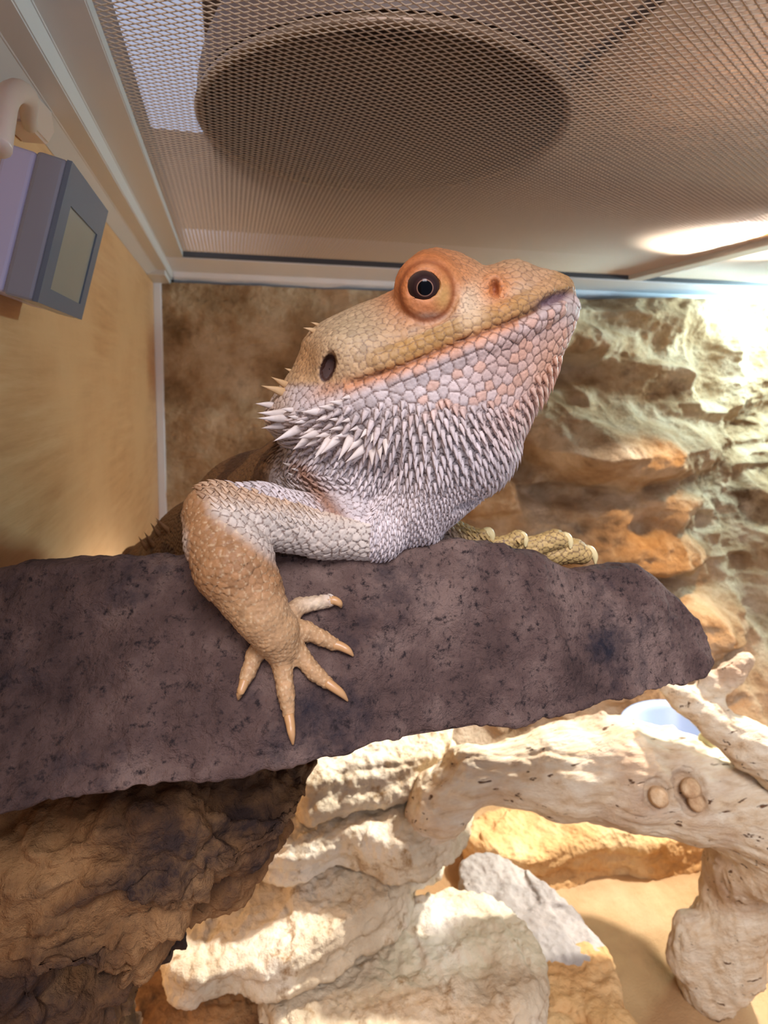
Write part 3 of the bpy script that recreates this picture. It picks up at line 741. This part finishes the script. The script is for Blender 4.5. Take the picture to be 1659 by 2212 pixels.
# keep the largest piece only (drop stray bits)
me = subdiv(mesh_np('body', V, Q), 1)
V = get_co(me); N = get_no(me)
PX = PPX+F_PX*V[:, 0]/V[:, 2]; PYv = PPY-F_PX*V[:, 1]/V[:, 2]

def gau(cx, cy, rx, ry, rot=0.0, x=None, y=None):
    x = PX if x is None else x; y = PYv if y is None else y
    ca, sa = math.cos(rot), math.sin(rot); dx, dy = x-cx, y-cy
    q = ((ca*dx+sa*dy)/rx)**2+((-sa*dx+ca*dy)/ry)**2
    return np.exp(-q)
def mouth_y(x):                                # image height of the mouth line
    mx = np.array([p[0] for p in mouth][::-1]); my = np.array([p[1] for p in mouth][::-1])
    return np.interp(x, mx, my)
def armmask(x, y, w):                          # forearm and hand by image place and depth
    a = sstep(0, 18, (x-395))*sstep(0, 20, y-(1090+0.12*(x-440)))*sstep(770, 745, x)
    line = 1100+(x-560)*1.10
    return a*sstep(-25, 25, (y-1120)-(x-470)*0.75)*sstep(126, 121, w)
def spacing(x, y, w):
    r = np.full(x.shape, 1.55)
    my = mouth_y(x); onhead = (y < 1010)*(x > 560)
    cheek = onhead*sstep(0, 10, y-my)*sstep(690, 800, x)
    r = np.where(onhead > 0, 1.75, r); r = r+cheek*0.75
    lab = onhead*sstep(40, 30, np.abs(y-my-20))*(x > 840); r = np.where(lab > 0.5, 2.7, r)
    up = onhead*(y < my)*(y > my-62)*(x > 780); r = np.where(up > 0, 1.55, r)
    snout = onhead*(y < my-60)*(x > 1085); r = np.where(snout > 0, 2.1, r)
    eye = gau(922, 622, 85, 85, 0, x, y) > 0.42; r = np.where(eye, 0.95, r)
    lore = (gau(1015, 640, 45, 60, 0, x, y) > 0.4) & ~eye; r = np.where(lore, 1.0, r)
    nos = gau(1068, 622, 36, 40, 0, x, y) > 0.4; r = np.where(nos, 0.9, r)
    earr = gau(708, 795, 60, 60, 0, x, y) > 0.35; r = np.where(earr, 1.05, r)
    thr = (y > 860)*(x > 820)*(y < 1040); r = np.where(thr > 0, 1.9, r)
    nk = (y > 1000)*(x > 600)*(x < 830)*(y < 1150); r = np.where(nk > 0, 1.45, r)
    ch = (y > 1060)*(x > 790); r = np.where(ch > 0, 1.15, r)
    ua = (y > 1030)*(x < 790)*(x > 395)*(w < 131)*(y > 1120-(x-560)*0.0-90); r = np.where((ua > 0) & (nk == 0), 1.75, r)
    fa_ = armmask(x, y, w) > 0.5; r = np.where(fa_, 1.55, r)
    hand = (y > 1290)*(w < 130); r = np.where(hand > 0, 1.0, r)
    r = np.where(w > 146, 1.5, r)
    return r
# scale centres: rows along the lips, then variable-radius dart throwing, then relaxed to even cells
cr = spacing(PX, PYv, V[:, 2])*0.80
visi = np.where(V[:, 2] < 300)[0]
kdv = kdtree.KDTree(len(visi))
for j, i in enumerate(visi): kdv.insert(V[i], j)
kdv.balance()
dead = np.zeros(len(V), bool); seeds = []; fixed = 0
for dy, step, rr_, x0, x1 in ((19, 27, 2.5, 850, 1225), (46, 26, 2.4, 862, 1215), (-13, 21, 1.9, 800, 1180), (-32, 20, 1.8, 810, 1170), (-50, 21, 1.8, 820, 1150)):
    for x in np.arange(x0, x1, step):
        p = vz.surf(x, mouth_y(x)+dy)
        if p is None: continue
        k_ = visi[kdv.find(p)[1]]; seeds.append(k_); cr[k_] = rr_*0.95; fixed += 1
        for _, j, _ in kdv.find_range(V[k_], rr_*0.78): dead[visi[j]] = True
for i in rng.permutation(visi):
    if dead[i]: continue
    seeds.append(i)
    for _, j, _ in kdv.find_range(V[i], cr[i]): dead[visi[j]] = True
seeds = np.array(seeds); sub = visi[::3]
for it in range(2):
    kd = kdtree.KDTree(len(seeds))
    for i, k_ in enumerate(seeds): kd.insert(V[k_], i)
    kd.balance()
    own = np.array([kd.find(V[i])[1] for i in sub]); cnt = np.bincount(own, minlength=len(seeds))
    cen = np.stack([np.bincount(own, V[sub, a], len(seeds)) for a in range(3)], 1)/np.maximum(cnt, 1)[:, None]
    for q in range(fixed, len(seeds)):
        if cnt[q]: seeds[q] = visi[kdv.find(cen[q])[1]]
seeds, keep = np.unique(seeds, return_index=True)
SP = V[seeds]; SR = cr[seeds]*1.2; SN = N[seeds]
kd = kdtree.KDTree(len(SP))
for i, p in enumerate(SP): kd.insert(p, i)
kd.balance()
K = 5; nn = np.zeros((len(V), K), int); dd = np.full((len(V), K), 9.0)
for i in visi:
    for j, (co, k_, d_) in enumerate(kd.find_n(V[i], K)): nn[i, j] = k_; dd[i, j] = d_
wd = dd/SR[nn]; o_ = np.argsort(wd, 1)[:, :2]
F1 = np.take_along_axis(wd, o_[:, :1], 1)[:, 0]; F2 = np.take_along_axis(wd, o_[:, 1:2], 1)[:, 0]
S1 = np.take_along_axis(nn, o_[:, :1], 1)[:, 0]
edge = np.clip(F2-F1, 0, 1)
dome = np.sqrt(np.clip(1-(1-np.clip(edge/0.42, 0, 1))**2, 0, 1))
SPX = PPX+F_PX*SP[:, 0]/SP[:, 2]; SPY = PPY-F_PX*SP[:, 1]/SP[:, 2]
def flow(x, y):                                # direction scales point, in the image plane
    fx = np.clip((x-905)/240, -1, 1.0)*0.75; fy = np.full(x.shape, -1.0)
    left = sstep(800, 600, x)*sstep(1000, 940, y); fx = fx-1.4*left; fy = fy+0.75*left
    ua = (y > 1030)*(x < 760)*(x > 380); fx = np.where(ua, -0.75, fx); fy = np.where(ua, 0.55, fy)
    fo = (y > 1130+(x-470)*0.7)*(x < 640)*(y > 1090); fx = np.where(fo, 0.35, fx); fy = np.where(fo, -1, fy)
    n = np.sqrt(fx*fx+fy*fy); return fx/n, fy/n
fx, fy = flow(SPX, SPY)
tilt = ((V[:, 0]-SP[S1, 0])*fx[S1]+(V[:, 1]-SP[S1, 1])*fy[S1])/SR[S1]
eyezone = gau(922, 622, 78, 82)
tiltw = 0.34*(sstep(930, 1040, PYv)+sstep(860, 940, PYv)*sstep(800, 900, PX))
tiltw = np.clip(tiltw, 0, 0.34)*(PYv > 850)
amp = np.where(eyezone > 0.35, 0.07, 0.19)*np.where((PYv > 1290) & (V[:, 2] < 130), 0.75, 1.0)
front = V[:, 2] < 300
hgt = np.where(front, SR[S1]*(amp*(dome-0.6)+tiltw*tilt*0.55), 0.0)
hgt = hgt+0.06*fbm(V*0.9, 2, 7)+np.where(front, 0, 0.35*ridged(V*0.55, 2, 19))
# ---- colours (the animal's own skin colours)
def lin(c): return np.array(srgb(*c)[:3])
C = np.tile(lin((196, 170, 150)), (len(V), 1))
def blend(mask, col): 
    global C
    m = np.clip(mask, 0, 1)[:, None]; C = C*(1-m)+lin(col)*m
my = mouth_y(PX); onh = (PX > 560)*(PYv < 1000)
blend(sstep(880, 960, PYv)*(V[:, 2] < 146), (218, 204, 200))                                # throat
blend(onh*sstep(0, 14, PYv-my)*sstep(1000, 900, PYv), (210, 194, 188))                     # lower jaw
blend(onh*sstep(6, -8, PYv-my), (200, 164, 122))                                          # upper head
blend(gau(780, 700, 110, 60, -0.4)*onh, (196, 170, 132))
blend(onh*sstep(62, 48, my-PYv)*sstep(-4, 6, my-PYv)*sstep(740, 900, PX), (186, 142, 82))        # upper lip
blend(onh*np.exp(-((my-PYv-66)/12)**2)*(PX > 880)*(PX < 1160)*0.8, (216, 194, 160))      # pale streak above the lip
blend(gau(920, 610, 92, 84)*1.6*(PYv < my-55), (204, 122, 66))                            # orange orbit
blend(gau(1020, 650, 30, 52, 0.25)*1.3, (226, 196, 158))
blend(gau(1000, 590, 40, 30)*0.8, (206, 138, 86))
blend(gau(1150, 600, 80, 36, 0.2)*0.9*(PYv < my-20), (206, 160, 118))
blend(gau(1070, 622, 36, 38)*1.1, (222, 142, 82))
blend(np.exp(-((PYv-my-6)/16)**2)*onh*(PX > 740)*(PX < 1120)*0.75, (216, 136, 76))        # orange along the mouth
blend(gau(1120, 760, 130, 60, -0.5)*0.45, (222, 158, 122))
blend(gau(1185, 790, 40, 110, 0.45)*0.8, (230, 170, 130))                                   # peach front of the throat
blend(gau(1100, 900, 60, 70, 0.4)*0.35, (226, 180, 158))
blend(gau(1236, 668, 22, 30)*0.8, (206, 190, 176))
blend(gau(715, 840, 46, 18, -0.3)*0.8, (200, 142, 100))                                    # below the ear
blend(sstep(650, 600, PX)*sstep(960, 900, PYv)*0.5, (196, 158, 116))
blend(gau(660, 770, 34, 50)*0.7, (196, 140, 84))
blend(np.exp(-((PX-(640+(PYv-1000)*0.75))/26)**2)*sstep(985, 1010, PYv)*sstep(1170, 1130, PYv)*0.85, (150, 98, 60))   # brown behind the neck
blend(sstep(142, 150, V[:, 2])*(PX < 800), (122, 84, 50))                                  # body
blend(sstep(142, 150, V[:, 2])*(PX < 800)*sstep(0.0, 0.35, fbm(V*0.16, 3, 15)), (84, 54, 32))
am = (PX < 800)*(PYv > 1030)*sstep(133, 130, V[:, 2])*(np.hypot(PX-640, (PYv-1140)*1.6) < 260)*((PYv > 1040+0.28*(PX-470)) | (PX < 480))
blend(am*0.9, (222, 206, 188))                                                           # upper arm
blend(am*sstep(1105, 1060, PYv-0.12*(PX-470))*0.7, (200, 156, 112))
fm = armmask(PX, PYv, V[:, 2])
fm = np.maximum(fm, gau(418, 1105, 34, 62, -0.15)*1.5*(V[:, 2] < 131)).clip(0, 1)
blend(fm, (170, 124, 82)); blend(fm*sstep(1250, 1340, PYv), (190, 148, 104))
blend(fm*gau(690, 1300, 50, 26)*0.8, (226, 206, 178))
blend(sstep(146, 149, V[:, 2])*(PX > 930)*(PYv > 1120), (196, 164, 104))                  # far hand
var = rng.normal(0, 1, len(SP)); tintr = rng.random(len(SP))
C = C*np.clip(1+0.07*var[S1], 0.8, 1.18)[:, None]
pk = (tintr[S1] > 0.72)*onh*sstep(0, 20, PYv-my)*sstep(930, 860, PYv)*(PX > 860)
blend(pk*0.55, (224, 166, 132))
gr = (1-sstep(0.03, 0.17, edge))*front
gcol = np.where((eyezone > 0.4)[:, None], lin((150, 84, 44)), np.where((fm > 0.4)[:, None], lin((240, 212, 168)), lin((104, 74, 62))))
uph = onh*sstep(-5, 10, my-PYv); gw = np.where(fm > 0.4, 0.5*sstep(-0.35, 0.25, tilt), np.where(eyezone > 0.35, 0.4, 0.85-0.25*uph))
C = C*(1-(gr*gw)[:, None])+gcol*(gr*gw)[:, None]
md = np.abs(PYv-my); blend(np.exp(-((md)/(5.0+0*PX))**2)*(PX > 770)*(PX < 1160)*onh*0.85, (120, 66, 30))
blend(gau(1192, 648, 36, 11, -0.38)*1.6, (122, 96, 98))                                   # parted lips
ee = gau(708, 795, 17, 33, 0.30); blend(sstep(0.33, 0.45, ee), (70, 42, 32))
blend(gau(905, 652, 40, 26)*0.7, (222, 150, 100)); blend(gau(958, 640, 20, 34)*0.8, (210, 166, 98)); blend(gau(930, 684, 42, 9)*0.9, (176, 148, 126)); blend(gau(925, 572, 30, 12)*0.6, (226, 160, 110))
rr = np.hypot((PX-922), (PYv-628)/1.1); blend(np.exp(-((rr-57)/6)**2)*0.7*(V[:, 2] < D0), (142, 70, 30))
blend(sstep(30, 20, np.hypot((PX-915)/1.15, (PYv-616)))*(V[:, 2] < D0), (58, 40, 36))
blend(np.exp(-((np.hypot((PX-1072)/0.62, (PYv-622))-17)/9)**2)*(PX > 1070)*0.0, (120, 60, 30))
blend(gau(1071, 622, 9, 18)*1.3, (150, 78, 38))
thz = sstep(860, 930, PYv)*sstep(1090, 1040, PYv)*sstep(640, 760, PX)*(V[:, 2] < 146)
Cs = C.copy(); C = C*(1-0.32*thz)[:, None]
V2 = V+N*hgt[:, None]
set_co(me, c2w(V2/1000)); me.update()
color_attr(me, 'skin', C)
def skin_mat():
    m, nt, b = new_mat('lizard_skin'); a = nt.nodes.new('ShaderNodeVertexColor'); a.layer_name = 'skin'
    v = coords(nt); n = noise_n(nt, v, 900, 4, 0.6)
    nt.links.new(mixc(nt, 0.5, a.outputs[0], ramp(nt, [(0.3, (0.72, 0.70, 0.68, 1)), (0.7, (1, 1, 1, 1))], n), 'MULTIPLY'), b.inputs['Base Color'])
    b.inputs['Roughness'].default_value = 0.55; b.inputs['Specular IOR Level'].default_value = 0.35
    vo = nt.nodes.new('ShaderNodeTexVoronoi'); vo.inputs['Scale'].default_value = 1300; nt.links.new(v, vo.inputs['Vector'])
    h = math_n(nt, 'SUBTRACT', math_n(nt, 'MULTIPLY', n, 0.8), math_n(nt, 'MULTIPLY', vo.outputs['Distance'], 0.6))
    bump(nt, b, h, 0.45, 0.0003); return m
M_skin = skin_mat()
liz = empty('bearded_lizard', PW(700, 1195, 0.128))
tag(liz, 'bearded lizard with raised head and spiny pale throat resting on a dark ledge', 'lizard')
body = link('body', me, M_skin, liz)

# ---- eye
ec = lid+np.array([0.15, -0.05, 2.75]); er = 3.75
bm = bmesh.new(); bmesh.ops.create_uvsphere(bm, u_segments=48, v_segments=32, radius=er/1000)
em = bpy.data.meshes.new('eyeball'); bm.to_mesh(em); bm.free(); em.polygons.foreach_set('use_smooth', np.full(len(em.polygons), True))
eo = bpy.data.objects.new('eyeball', em); COL.objects.link(eo)
ew = c2w(ec/1000); vdir = CAM-ew; vdir /= np.linalg.norm(vdir)
eo.matrix_world = Matrix.Translation(Vector(ew)) @ Vector(vdir+0.10*Rt-0.0*Up).to_track_quat('Z', 'Y').to_matrix().to_4x4()
eo.parent = liz; eo.matrix_parent_inverse = liz.matrix_world.inverted(); eo['label'] = 'dark glossy eye with black pupil'
m, nt, b = new_mat('eye'); tc = nt.nodes.new('ShaderNodeTexCoord')
sx = nt.nodes.new('ShaderNodeSeparateXYZ'); nt.links.new(tc.outputs['Object'], sx.inputs[0])
rad = math_n(nt, 'SQRT', math_n(nt, 'ADD', math_n(nt, 'MULTIPLY', sx.outputs[0], sx.outputs[0]), math_n(nt, 'MULTIPLY', sx.outputs[1], sx.outputs[1])), 0)
rn = math_n(nt, 'MULTIPLY', rad, 250.0)
rp = ramp(nt, [(0.0, (0.002, 0.002, 0.003, 1)), (0.375, (0.002, 0.002, 0.003, 1)), (0.40, srgb(150, 112, 92)), (0.425, srgb(150, 112, 92)), (0.45, srgb(62, 40, 38)), (0.62, srgb(50, 34, 32)), (0.80, srgb(66, 48, 42)), (1.0, srgb(96, 74, 58))], rn)
nt.links.new(rp, b.inputs['Base Color']); b.inputs['Roughness'].default_value = 0.12; b.inputs['Specular IOR Level'].default_value = 0.12
em.materials.append(m)
ed = ear+np.array([0.1, 0, 2.6]); dm = lathe('eardrum', [(0.0001, 0.0), (0.0012, 0.0001), (0.0021, 0.0004)], 24)
ao = bpy.data.objects.new('eardrum', dm); COL.objects.link(ao)
aw = c2w(ed/1000); q = Vector(CAM-aw).to_track_quat('Z', 'Y').to_matrix().to_4x4()
ao.matrix_world = Matrix.Translation(Vector(aw)) @ q @ Matrix.Diagonal((0.9, 1.7, 1, 1)); ao.parent = liz; ao.matrix_parent_inverse = liz.matrix_world.inverted()
dm.materials.append(plain('eardrum_skin', srgb(66, 38, 28), 0.6))

# ---- claws
M_claw = plain('claw_horn', srgb(198, 150, 100), 0.35); M_claw2 = plain('claw_pale', srgb(226, 206, 150), 0.3)
for prev, last, cl, d in claws:
    ds = []
    for i, (x, y) in enumerate(cl): ds.append(PW(x, y, ((rockd(x, y) or d)-[1.5, 1.5, 0.5][i])/1000))
    a = PW(last[0], last[1], (d-1.3)/1000)
    me = tube('claw', [a]+ds, [0.0010, 0.0009, 0.0007, 0.0002], 10, 14); link('claw', me, M_claw, liz)
for p_, r_, cl, d in far:
    pts = [PW(p_[-1][0], p_[-1][1], d/1000)]+[PW(x, y, (d-0.6*i)/1000) for i, (x, y) in enumerate(cl)]
    me = tube('claw', pts, [0.0016, 0.0014, 0.0010, 0.00022], 10, 14); link('claw', me, M_claw2, liz)

# ---- spines: curved cones seated in the skin
def spine_geo(base, tip, nrm, wdt, sides=7, rings=6, bend=0.12):
    ax = tip-base; L_ = np.linalg.norm(ax); t = ax/L_
    side = np.cross(nrm, t); side /= np.linalg.norm(side)+1e-9; up = np.cross(t, side)
    a = np.linspace(0, 2*np.pi, sides, endpoint=False); V = []
    for i in range(rings):
        s = i/rings; w_ = wdt*(1-s)**1.05*(1+0.3*math.sin(s*3.1)); c_ = base+ax*s+up*bend*L_*math.sin(s*math.pi)*0.6
        V.append(c_+w_*(np.cos(a)[:, None]*side+0.62*np.sin(a)[:, None]*up))
    V = np.concatenate(V+[tip[None]])
    Fc = [(i*sides+j, i*sides+(j+1) % sides, (i+1)*sides+(j+1) % sides) for i in range(rings-1) for j in range(sides)]
    Fc += [(i*sides+j, (i+1)*sides+(j+1) % sides, (i+1)*sides+j) for i in range(rings-1) for j in range(sides)]
    k = (rings-1)*sides; Fc += [(k+j, k+(j+1) % sides, rings*sides) for j in range(sides)]
    return V, np.array(Fc)
def surf_at(px, py, dflt=None):
    p = vz.surf(px, py)
    if p is None: return None, None
    co, j, _ = kdv.find(p); return V2[visi[j]], N[visi[j]]
def spine_mat(name, c1, c2):
    m, nt, b = new_mat(name); v = coords(nt)
    nt.links.new(ramp(nt, [(0.35, c1), (0.65, c2)], noise_n(nt, v, 260, 3)), b.inputs['Base Color'])
    b.inputs['Roughness'].default_value = 0.5; b.inputs['Specular IOR Level'].default_value = 0.3; return m
M_spine = spine_mat('spine_pale', srgb(214, 196, 182), srgb(232, 218, 208)); M_spine2 = spine_mat('spine_tan', srgb(196, 156, 108), srgb(214, 178, 132))
M_spine3 = spine_mat('spine_dark', srgb(112, 76, 46), srgb(140, 100, 64))
sp = [((360, 880), (205, 800)), ((330, 950), (105, 888)), ((220, 1085), (45, 1068)), ((350, 1165), (65, 1160)), ((370, 1215), (65, 1212)), ((350, 1280), (105, 1315)),
      ((500, 1310), (220, 1450)), ((700, 1360), (470, 1415)), ((600, 1410), (415, 1535)), ((680, 1420), (540, 1500)), ((820, 1400), (625, 1640)), ((900, 1400), (690, 1585)),
      ((1010, 1400), (865, 1655)), ((1150, 1500), (935, 1665)), ((1130, 1560), (1000, 1665)), ((1210, 1500), (1215, 1700)), ((480, 1220), (370, 1190)), ((690, 1150), (500, 1150)),
      ((820, 1110), (670, 1100)), ((920, 1060), (775, 1050)), ((990, 1000), (900, 1020)), ((920, 1310), (775, 1330)), ((1000, 1230), (905, 1250)), ((800, 1370), (640, 1400)),
      ((980, 1370), (830, 1400)), ((650, 340), (525, 312)), ((500, 390), (445, 325)), ((680, 285), (600, 258)), ((410, 740), (340, 715)), ((480, 1730), (405, 1715)), ((400, 1690), (320, 1655)),
      ((430, 1800), (370, 1750)), ((300, 1190), (190, 1185)), ((740, 1490), (640, 1590)), ((1090, 1420), (960, 1560)), ((1290, 1480), (1300, 1640)), ((1360, 1430), (1350, 1600)), ((430, 1130), (300, 1120)),
      ((560, 1240), (440, 1262)), ((640, 1330), (520, 1372)), ((1080, 1300), (985, 1340)), ((1160, 1330), (1090, 1420)), ((1240, 1360), (1190, 1470)), ((880, 1230), (780, 1225)), ((780, 1210), (650, 1235))]
zs_ = 1659/360.0
for (b0, t0) in sp:
    bx, by = 540+b0[0]/zs_, 640+b0[1]/zs_; tx, ty = 540+t0[0]/zs_, 640+t0[1]/zs_
    p, n_ = None, None
    for f_ in (0, 0.15, 0.3, 0.5):
        xx, yy = bx+(bx-tx)*f_, by+(by-ty)*f_
        p, n_ = surf_at(xx, yy)
        if p is not None: break
    if p is None: continue
    L_ = math.hypot(tx-xx, ty-yy)*p[2]/F_PX
    tip = mm(tx, ty, p[2]-0.30*L_-0.3); n2 = n_-0.0
    g, Fc = spine_geo(p+(-n_)*0.5, tip, np.array([0, 0, -1.0])*0.6+n_*0.4, min(0.17*L_, 0.85)+0.22, 8, 8, 0.14)
    tan = (by < 850)
    link('spine', mesh_np('spine', c2w(g/1000), Fc), M_spine2 if tan else M_spine, liz)
for (b0, t0) in [((610, 720), (515, 630)), ((515, 770), (460, 690)), ((450, 890), (390, 790)), ((370, 920), (325, 840)), ((560, 690), (520, 660)), ((420, 900), (400, 850))]:
    bx, by = 240+b0[0]/5.18, 1000+b0[1]/5.18; tx, ty = 240+t0[0]/5.18, 1000+t0[1]/5.18
    p = vz.surf(bx+8, by+8); d = 238.0 if p is None else p[2]+0.5
    g, Fc = spine_geo(mm(bx+10, by+10, d+1), mm(tx-4, ty-4, d-1), np.array([0, 0, -1.0]), 1.1, 7, 6, 0.1)
    link('spine', mesh_np('spine', c2w(g/1000), Fc), M_spine3, liz)
# pointed keeled scales of throat, beard and arm edge: far too many to count
GV, GF, GC = [], [], []; off = 0
for i in range(len(SP)):
    x, y, d = SPX[i], SPY[i], SP[i, 2]
    if d > 150 or SN[i, 2] > 0.45: continue
    thr = sstep(850, 930, y)*sstep(1085, 1020, y)*sstep(700, 860, x+ (y-900)*0.4)
    thr = max(thr, 0.75*sstep(870, 910, y)*sstep(1010, 960, y)*sstep(1180, 640, x))
    edg = sstep(0.2, 0.45, 1-abs(SN[i, 2]))*sstep(760, 820, y)*(x > 1050)*sstep(1090, 1050, y)
    nkl = 0.45*(y > 960)*(y < 1150)*(x > 600)*(x < 700)
    cst = 0.45*(y > 1040)*(x > 800)*sstep(0, 40, y-1040)
    uar = 0.35*(y > 1040)*(x < 640)*(x > 430)*(d < 126)*(y < 1100+(x-470)*0.2)
    s = max(thr, 1.0*edg, nkl, cst, uar)
    if s < 0.12: continue
    r = SR[i]; f2 = np.array([fx[i], fy[i], 0.0]); n_ = SN[i]
    f2 = f2-n_*(f2@n_); f2 /= np.linalg.norm(f2)+1e-9
    L_ = r*(0.75+1.25*s)*(0.85+0.3*rng.random())
    b_ = SP[i]-f2*r*0.28+n_*0.02; tip = SP[i]+f2*L_*0.82+n_*r*(0.30+0.38*s)
    g, Fc = spine_geo(b_, tip, n_, r*0.36, 5, 4, 0.10)
    GV.append(g); GF.append(Fc+off); off += len(g)
    cc = Cs[seeds[i]]*(0.94+0.12*rng.random()); GC.append(np.tile(np.clip(cc*1.06, 0, 1), (len(g), 1)))
me = mesh_np('throat_scales', c2w(np.concatenate(GV)/1000), np.concatenate(GF)); color_attr(me, 'skin', np.concatenate(GC))
ts = link('throat_scales', me, M_skin, liz); ts['kind'] = 'stuff'; ts['label'] = 'pale pointed keeled scales covering the throat'
print('lizard verts', len(V), 'seeds', len(SP), 'points', len(GV))

# ------------------------------------------------------------------ hanging gauge and its hook on the bamboo panel
gau_ = empty('climate_gauge', (-0.0515, 0.190, Z0+0.019))
tag(gau_, 'small grey and white digital gauge hanging from a hook on the bamboo panel', 'gauge')
un = np.array([0.246, 0, 0.969]); nn_ = np.array([0.969, 0, -0.246]); fc = np.array([-0.0425, 0.190, Z0+0.0378])
Mg = Matrix(((nn_[0], 0, un[0], fc[0]), (0, 1, 0, fc[1]), (nn_[2], 0, un[2], fc[2]), (0, 0, 0, 1)))
def gpart(name, lo, hi, bev, mat, parent):
    me = box_me(name, lo, hi, bev, 3); me.transform(Mg); me.polygons.foreach_set('use_smooth', np.full(len(me.polygons), False))
    return link(name, me, mat, parent)
W2, H2 = 0.0225, 0.0183
gpart('back_case', (-0.0160, -W2, -H2), (-0.0082, W2, H2), 0.0012, plain('gauge_white', srgb(214, 208, 236), 0.35), gau_)
gpart('housing', (-0.0084, -W2-0.0004, -H2-0.0004), (-0.0010, W2+0.0004, H2+0.0004), 0.0012, plain('gauge_clear_grey', srgb(178, 178, 188), 0.25, 0.0, **{'Transmission Weight': 0.25}), gau_)
o_r = [(-W2-.0003, -H2-.0003), (W2+.0003, -H2-.0003), (W2+.0003, H2+.0003), (-W2-.0003, H2+.0003)]; i_r = [(-0.0155, -0.0140), (0.0165, -0.0140), (0.0165, 0.0090), (-0.0155, 0.0090)]
Vb = [(x_, y_, z_) for x_ in (-0.0012, 0.0) for ring in (o_r, i_r) for y_, z_ in ring]
Fb = []
for k_ in range(4):
    l_ = (k_+1) % 4
    Fb += [(8+k_, 8+l_, 12+l_, 12+k_), (k_, 4+k_, 4+l_, l_), (k_, l_, 8+l_, 8+k_), (4+l_, 4+k_, 12+k_, 12+l_)]
me = bpy.data.meshes.new('bezel'); me.from_pydata(Vb, [], Fb); me.transform(Mg); me.update()
bz = link('bezel', me, plain('gauge_bezel', srgb(108, 118, 132), 0.25), gau_)
dsp = gpart('display', (-0.0012, -0.0156, -0.0141), (-0.0005, 0.0166, 0.0091), 0, plain('display_glass', srgb(158, 154, 142), 0.12), gau_)
hk = empty('wall_hook', (-0.064, 0.150, Z0+0.062))
tag(hk, 'translucent pinkish plastic hook stuck on the bamboo panel under the rail', 'hook')
M_hook = plain('hook_plastic', srgb(236, 206, 190), 0.35, 0.0, **{'Transmission Weight': 0.2, 'Subsurface Weight': 0.2})
def onx(px, py, X_): return hit(px, py, 0, X_)
pl = np.array([onx(*p, -0.0560) for p in [(58, 262), (70, 224), (84, 206), (112, 238), (119, 288), (106, 314)]])
bk = pl.copy(); bk[:, 0] = XL
n_ = len(pl); me = bpy.data.meshes.new('base_plate')
me.from_pydata(np.concatenate([pl, bk]).tolist(), [], [tuple(range(n_)), tuple(range(2*n_-1, n_-1, -1))]+[(k_, n_+k_, n_+(k_+1) % n_, (k_+1) % n_) for k_ in range(n_)]); me.update()
bm = bmesh.new(); bm.from_mesh(me); bmesh.ops.recalc_face_normals(bm, faces=bm.faces); bmesh.ops.bevel(bm, geom=bm.edges[:], offset=0.0008, segments=3, affect='EDGES'); bm.to_mesh(me); bm.free()
link('base_plate', me, M_hook, hk)
lp = [onx(-6, 320, -0.0400), onx(2, 262, -0.0405), onx(14, 214, -0.042), onx(40, 196, -0.045), (onx(62, 214, -0.049)), onx(62, 250, -0.053), onx(66, 272, -0.057)]
link('loop', tube('loop', lp, [0.0024, 0.0024, 0.0024, 0.0025, 0.0024, 0.0022, 0.002], 14, 40), M_hook, hk)

# ------------------------------------------------------------------ lamp domes standing on the screen lid
def dome(name, cx, cy, R, label, inner):
    e = empty(name, (cx, cy, Z0+ZC+0.0008)); tag(e, label, 'lamp', 'lamp domes on the screen lid')
    z0 = Z0+ZC+0.0009
    t = np.linspace(0, 1, 14)
    inn = [(R*math.cos(a*1.25), z0+0.003+R*0.85*math.sin(a*1.25)) for a in t]
    out = [(r+0.0012, zz+0.0012) for r, zz in inn[::-1]]
    me = lathe('reflector', inn+out, 64); me.transform(Matrix.Translation((cx, cy, 0))); link('reflector', me, inner, e)
    me = lathe('rim', [(R-0.001, z0), (R+0.0018, z0), (R+0.0022, z0+0.001), (R+0.0016, z0+0.003), (R-0.001, z0+0.003), (R-0.0015, z0)], 64)
    me.transform(Matrix.Translation((cx, cy, 0))); link('rim', me, plain(name+'_rim', srgb(110, 86, 64), 0.4, 0.3), e)
    r0 = R*math.cos(1.25)
    me = lathe('socket', [(0.0005, z0+R*0.62), (r0*0.8, z0+R*0.62), (r0*0.85, z0+R*0.8), (r0*0.98, z0+R*0.84), (r0*0.98, z0+R*1.2), (0.0005, z0+R*1.2)], 32)
    me.transform(Matrix.Translation((cx, cy, 0))); link('socket', me, plain(name+'_socket', srgb(60, 48, 42), 0.5), e)
M_dome = plain('dome_brown', srgb(84, 62, 46), 0.6, 0.0); M_dome2 = plain('dome_dark', srgb(104, 84, 70), 0.45, 0.3)
dome('lamp_dome', 0.063, 0.236, 0.072, 'brown metal lamp dome on the screen right above the lizard', M_dome)
sh = empty('shelf_unit', (0.25, 0.59, Z0+0.12)); tag(sh, 'brown wooden shelf unit above the screen lid', 'shelf')
M_shelf = rock_mat('shelf_wood', [(0.3, srgb(70, 52, 40)), (0.5, srgb(84, 64, 48)), (0.7, srgb(98, 76, 58))], big=10, fine=200, bstr=0.1, bdist=0.0005, rough=0.6, stretch=(1, 6, 6))
link('shelf_board', box_me('shelf_board', (-0.012, 0.05, Z0+0.22), (0.238, 0.60, Z0+0.238), 0.0008), M_shelf, sh)
link('shelf_board', box_me('shelf_board', (0.248, 0.05, Z0+0.22), (0.92, 0.60, Z0+0.238), 0.0008), M_shelf, sh)
link('brace', box_me('brace', (0.230, 0.375, Z0+0.212), (0.256, 0.60, Z0+0.2205), 0.0008), M_shelf, sh)
link('back_panel', box_me('back_panel', (-0.30, 0.60, Z0+0.10), (0.92, 0.612, Z0+0.238), 0.0008), M_shelf, sh)
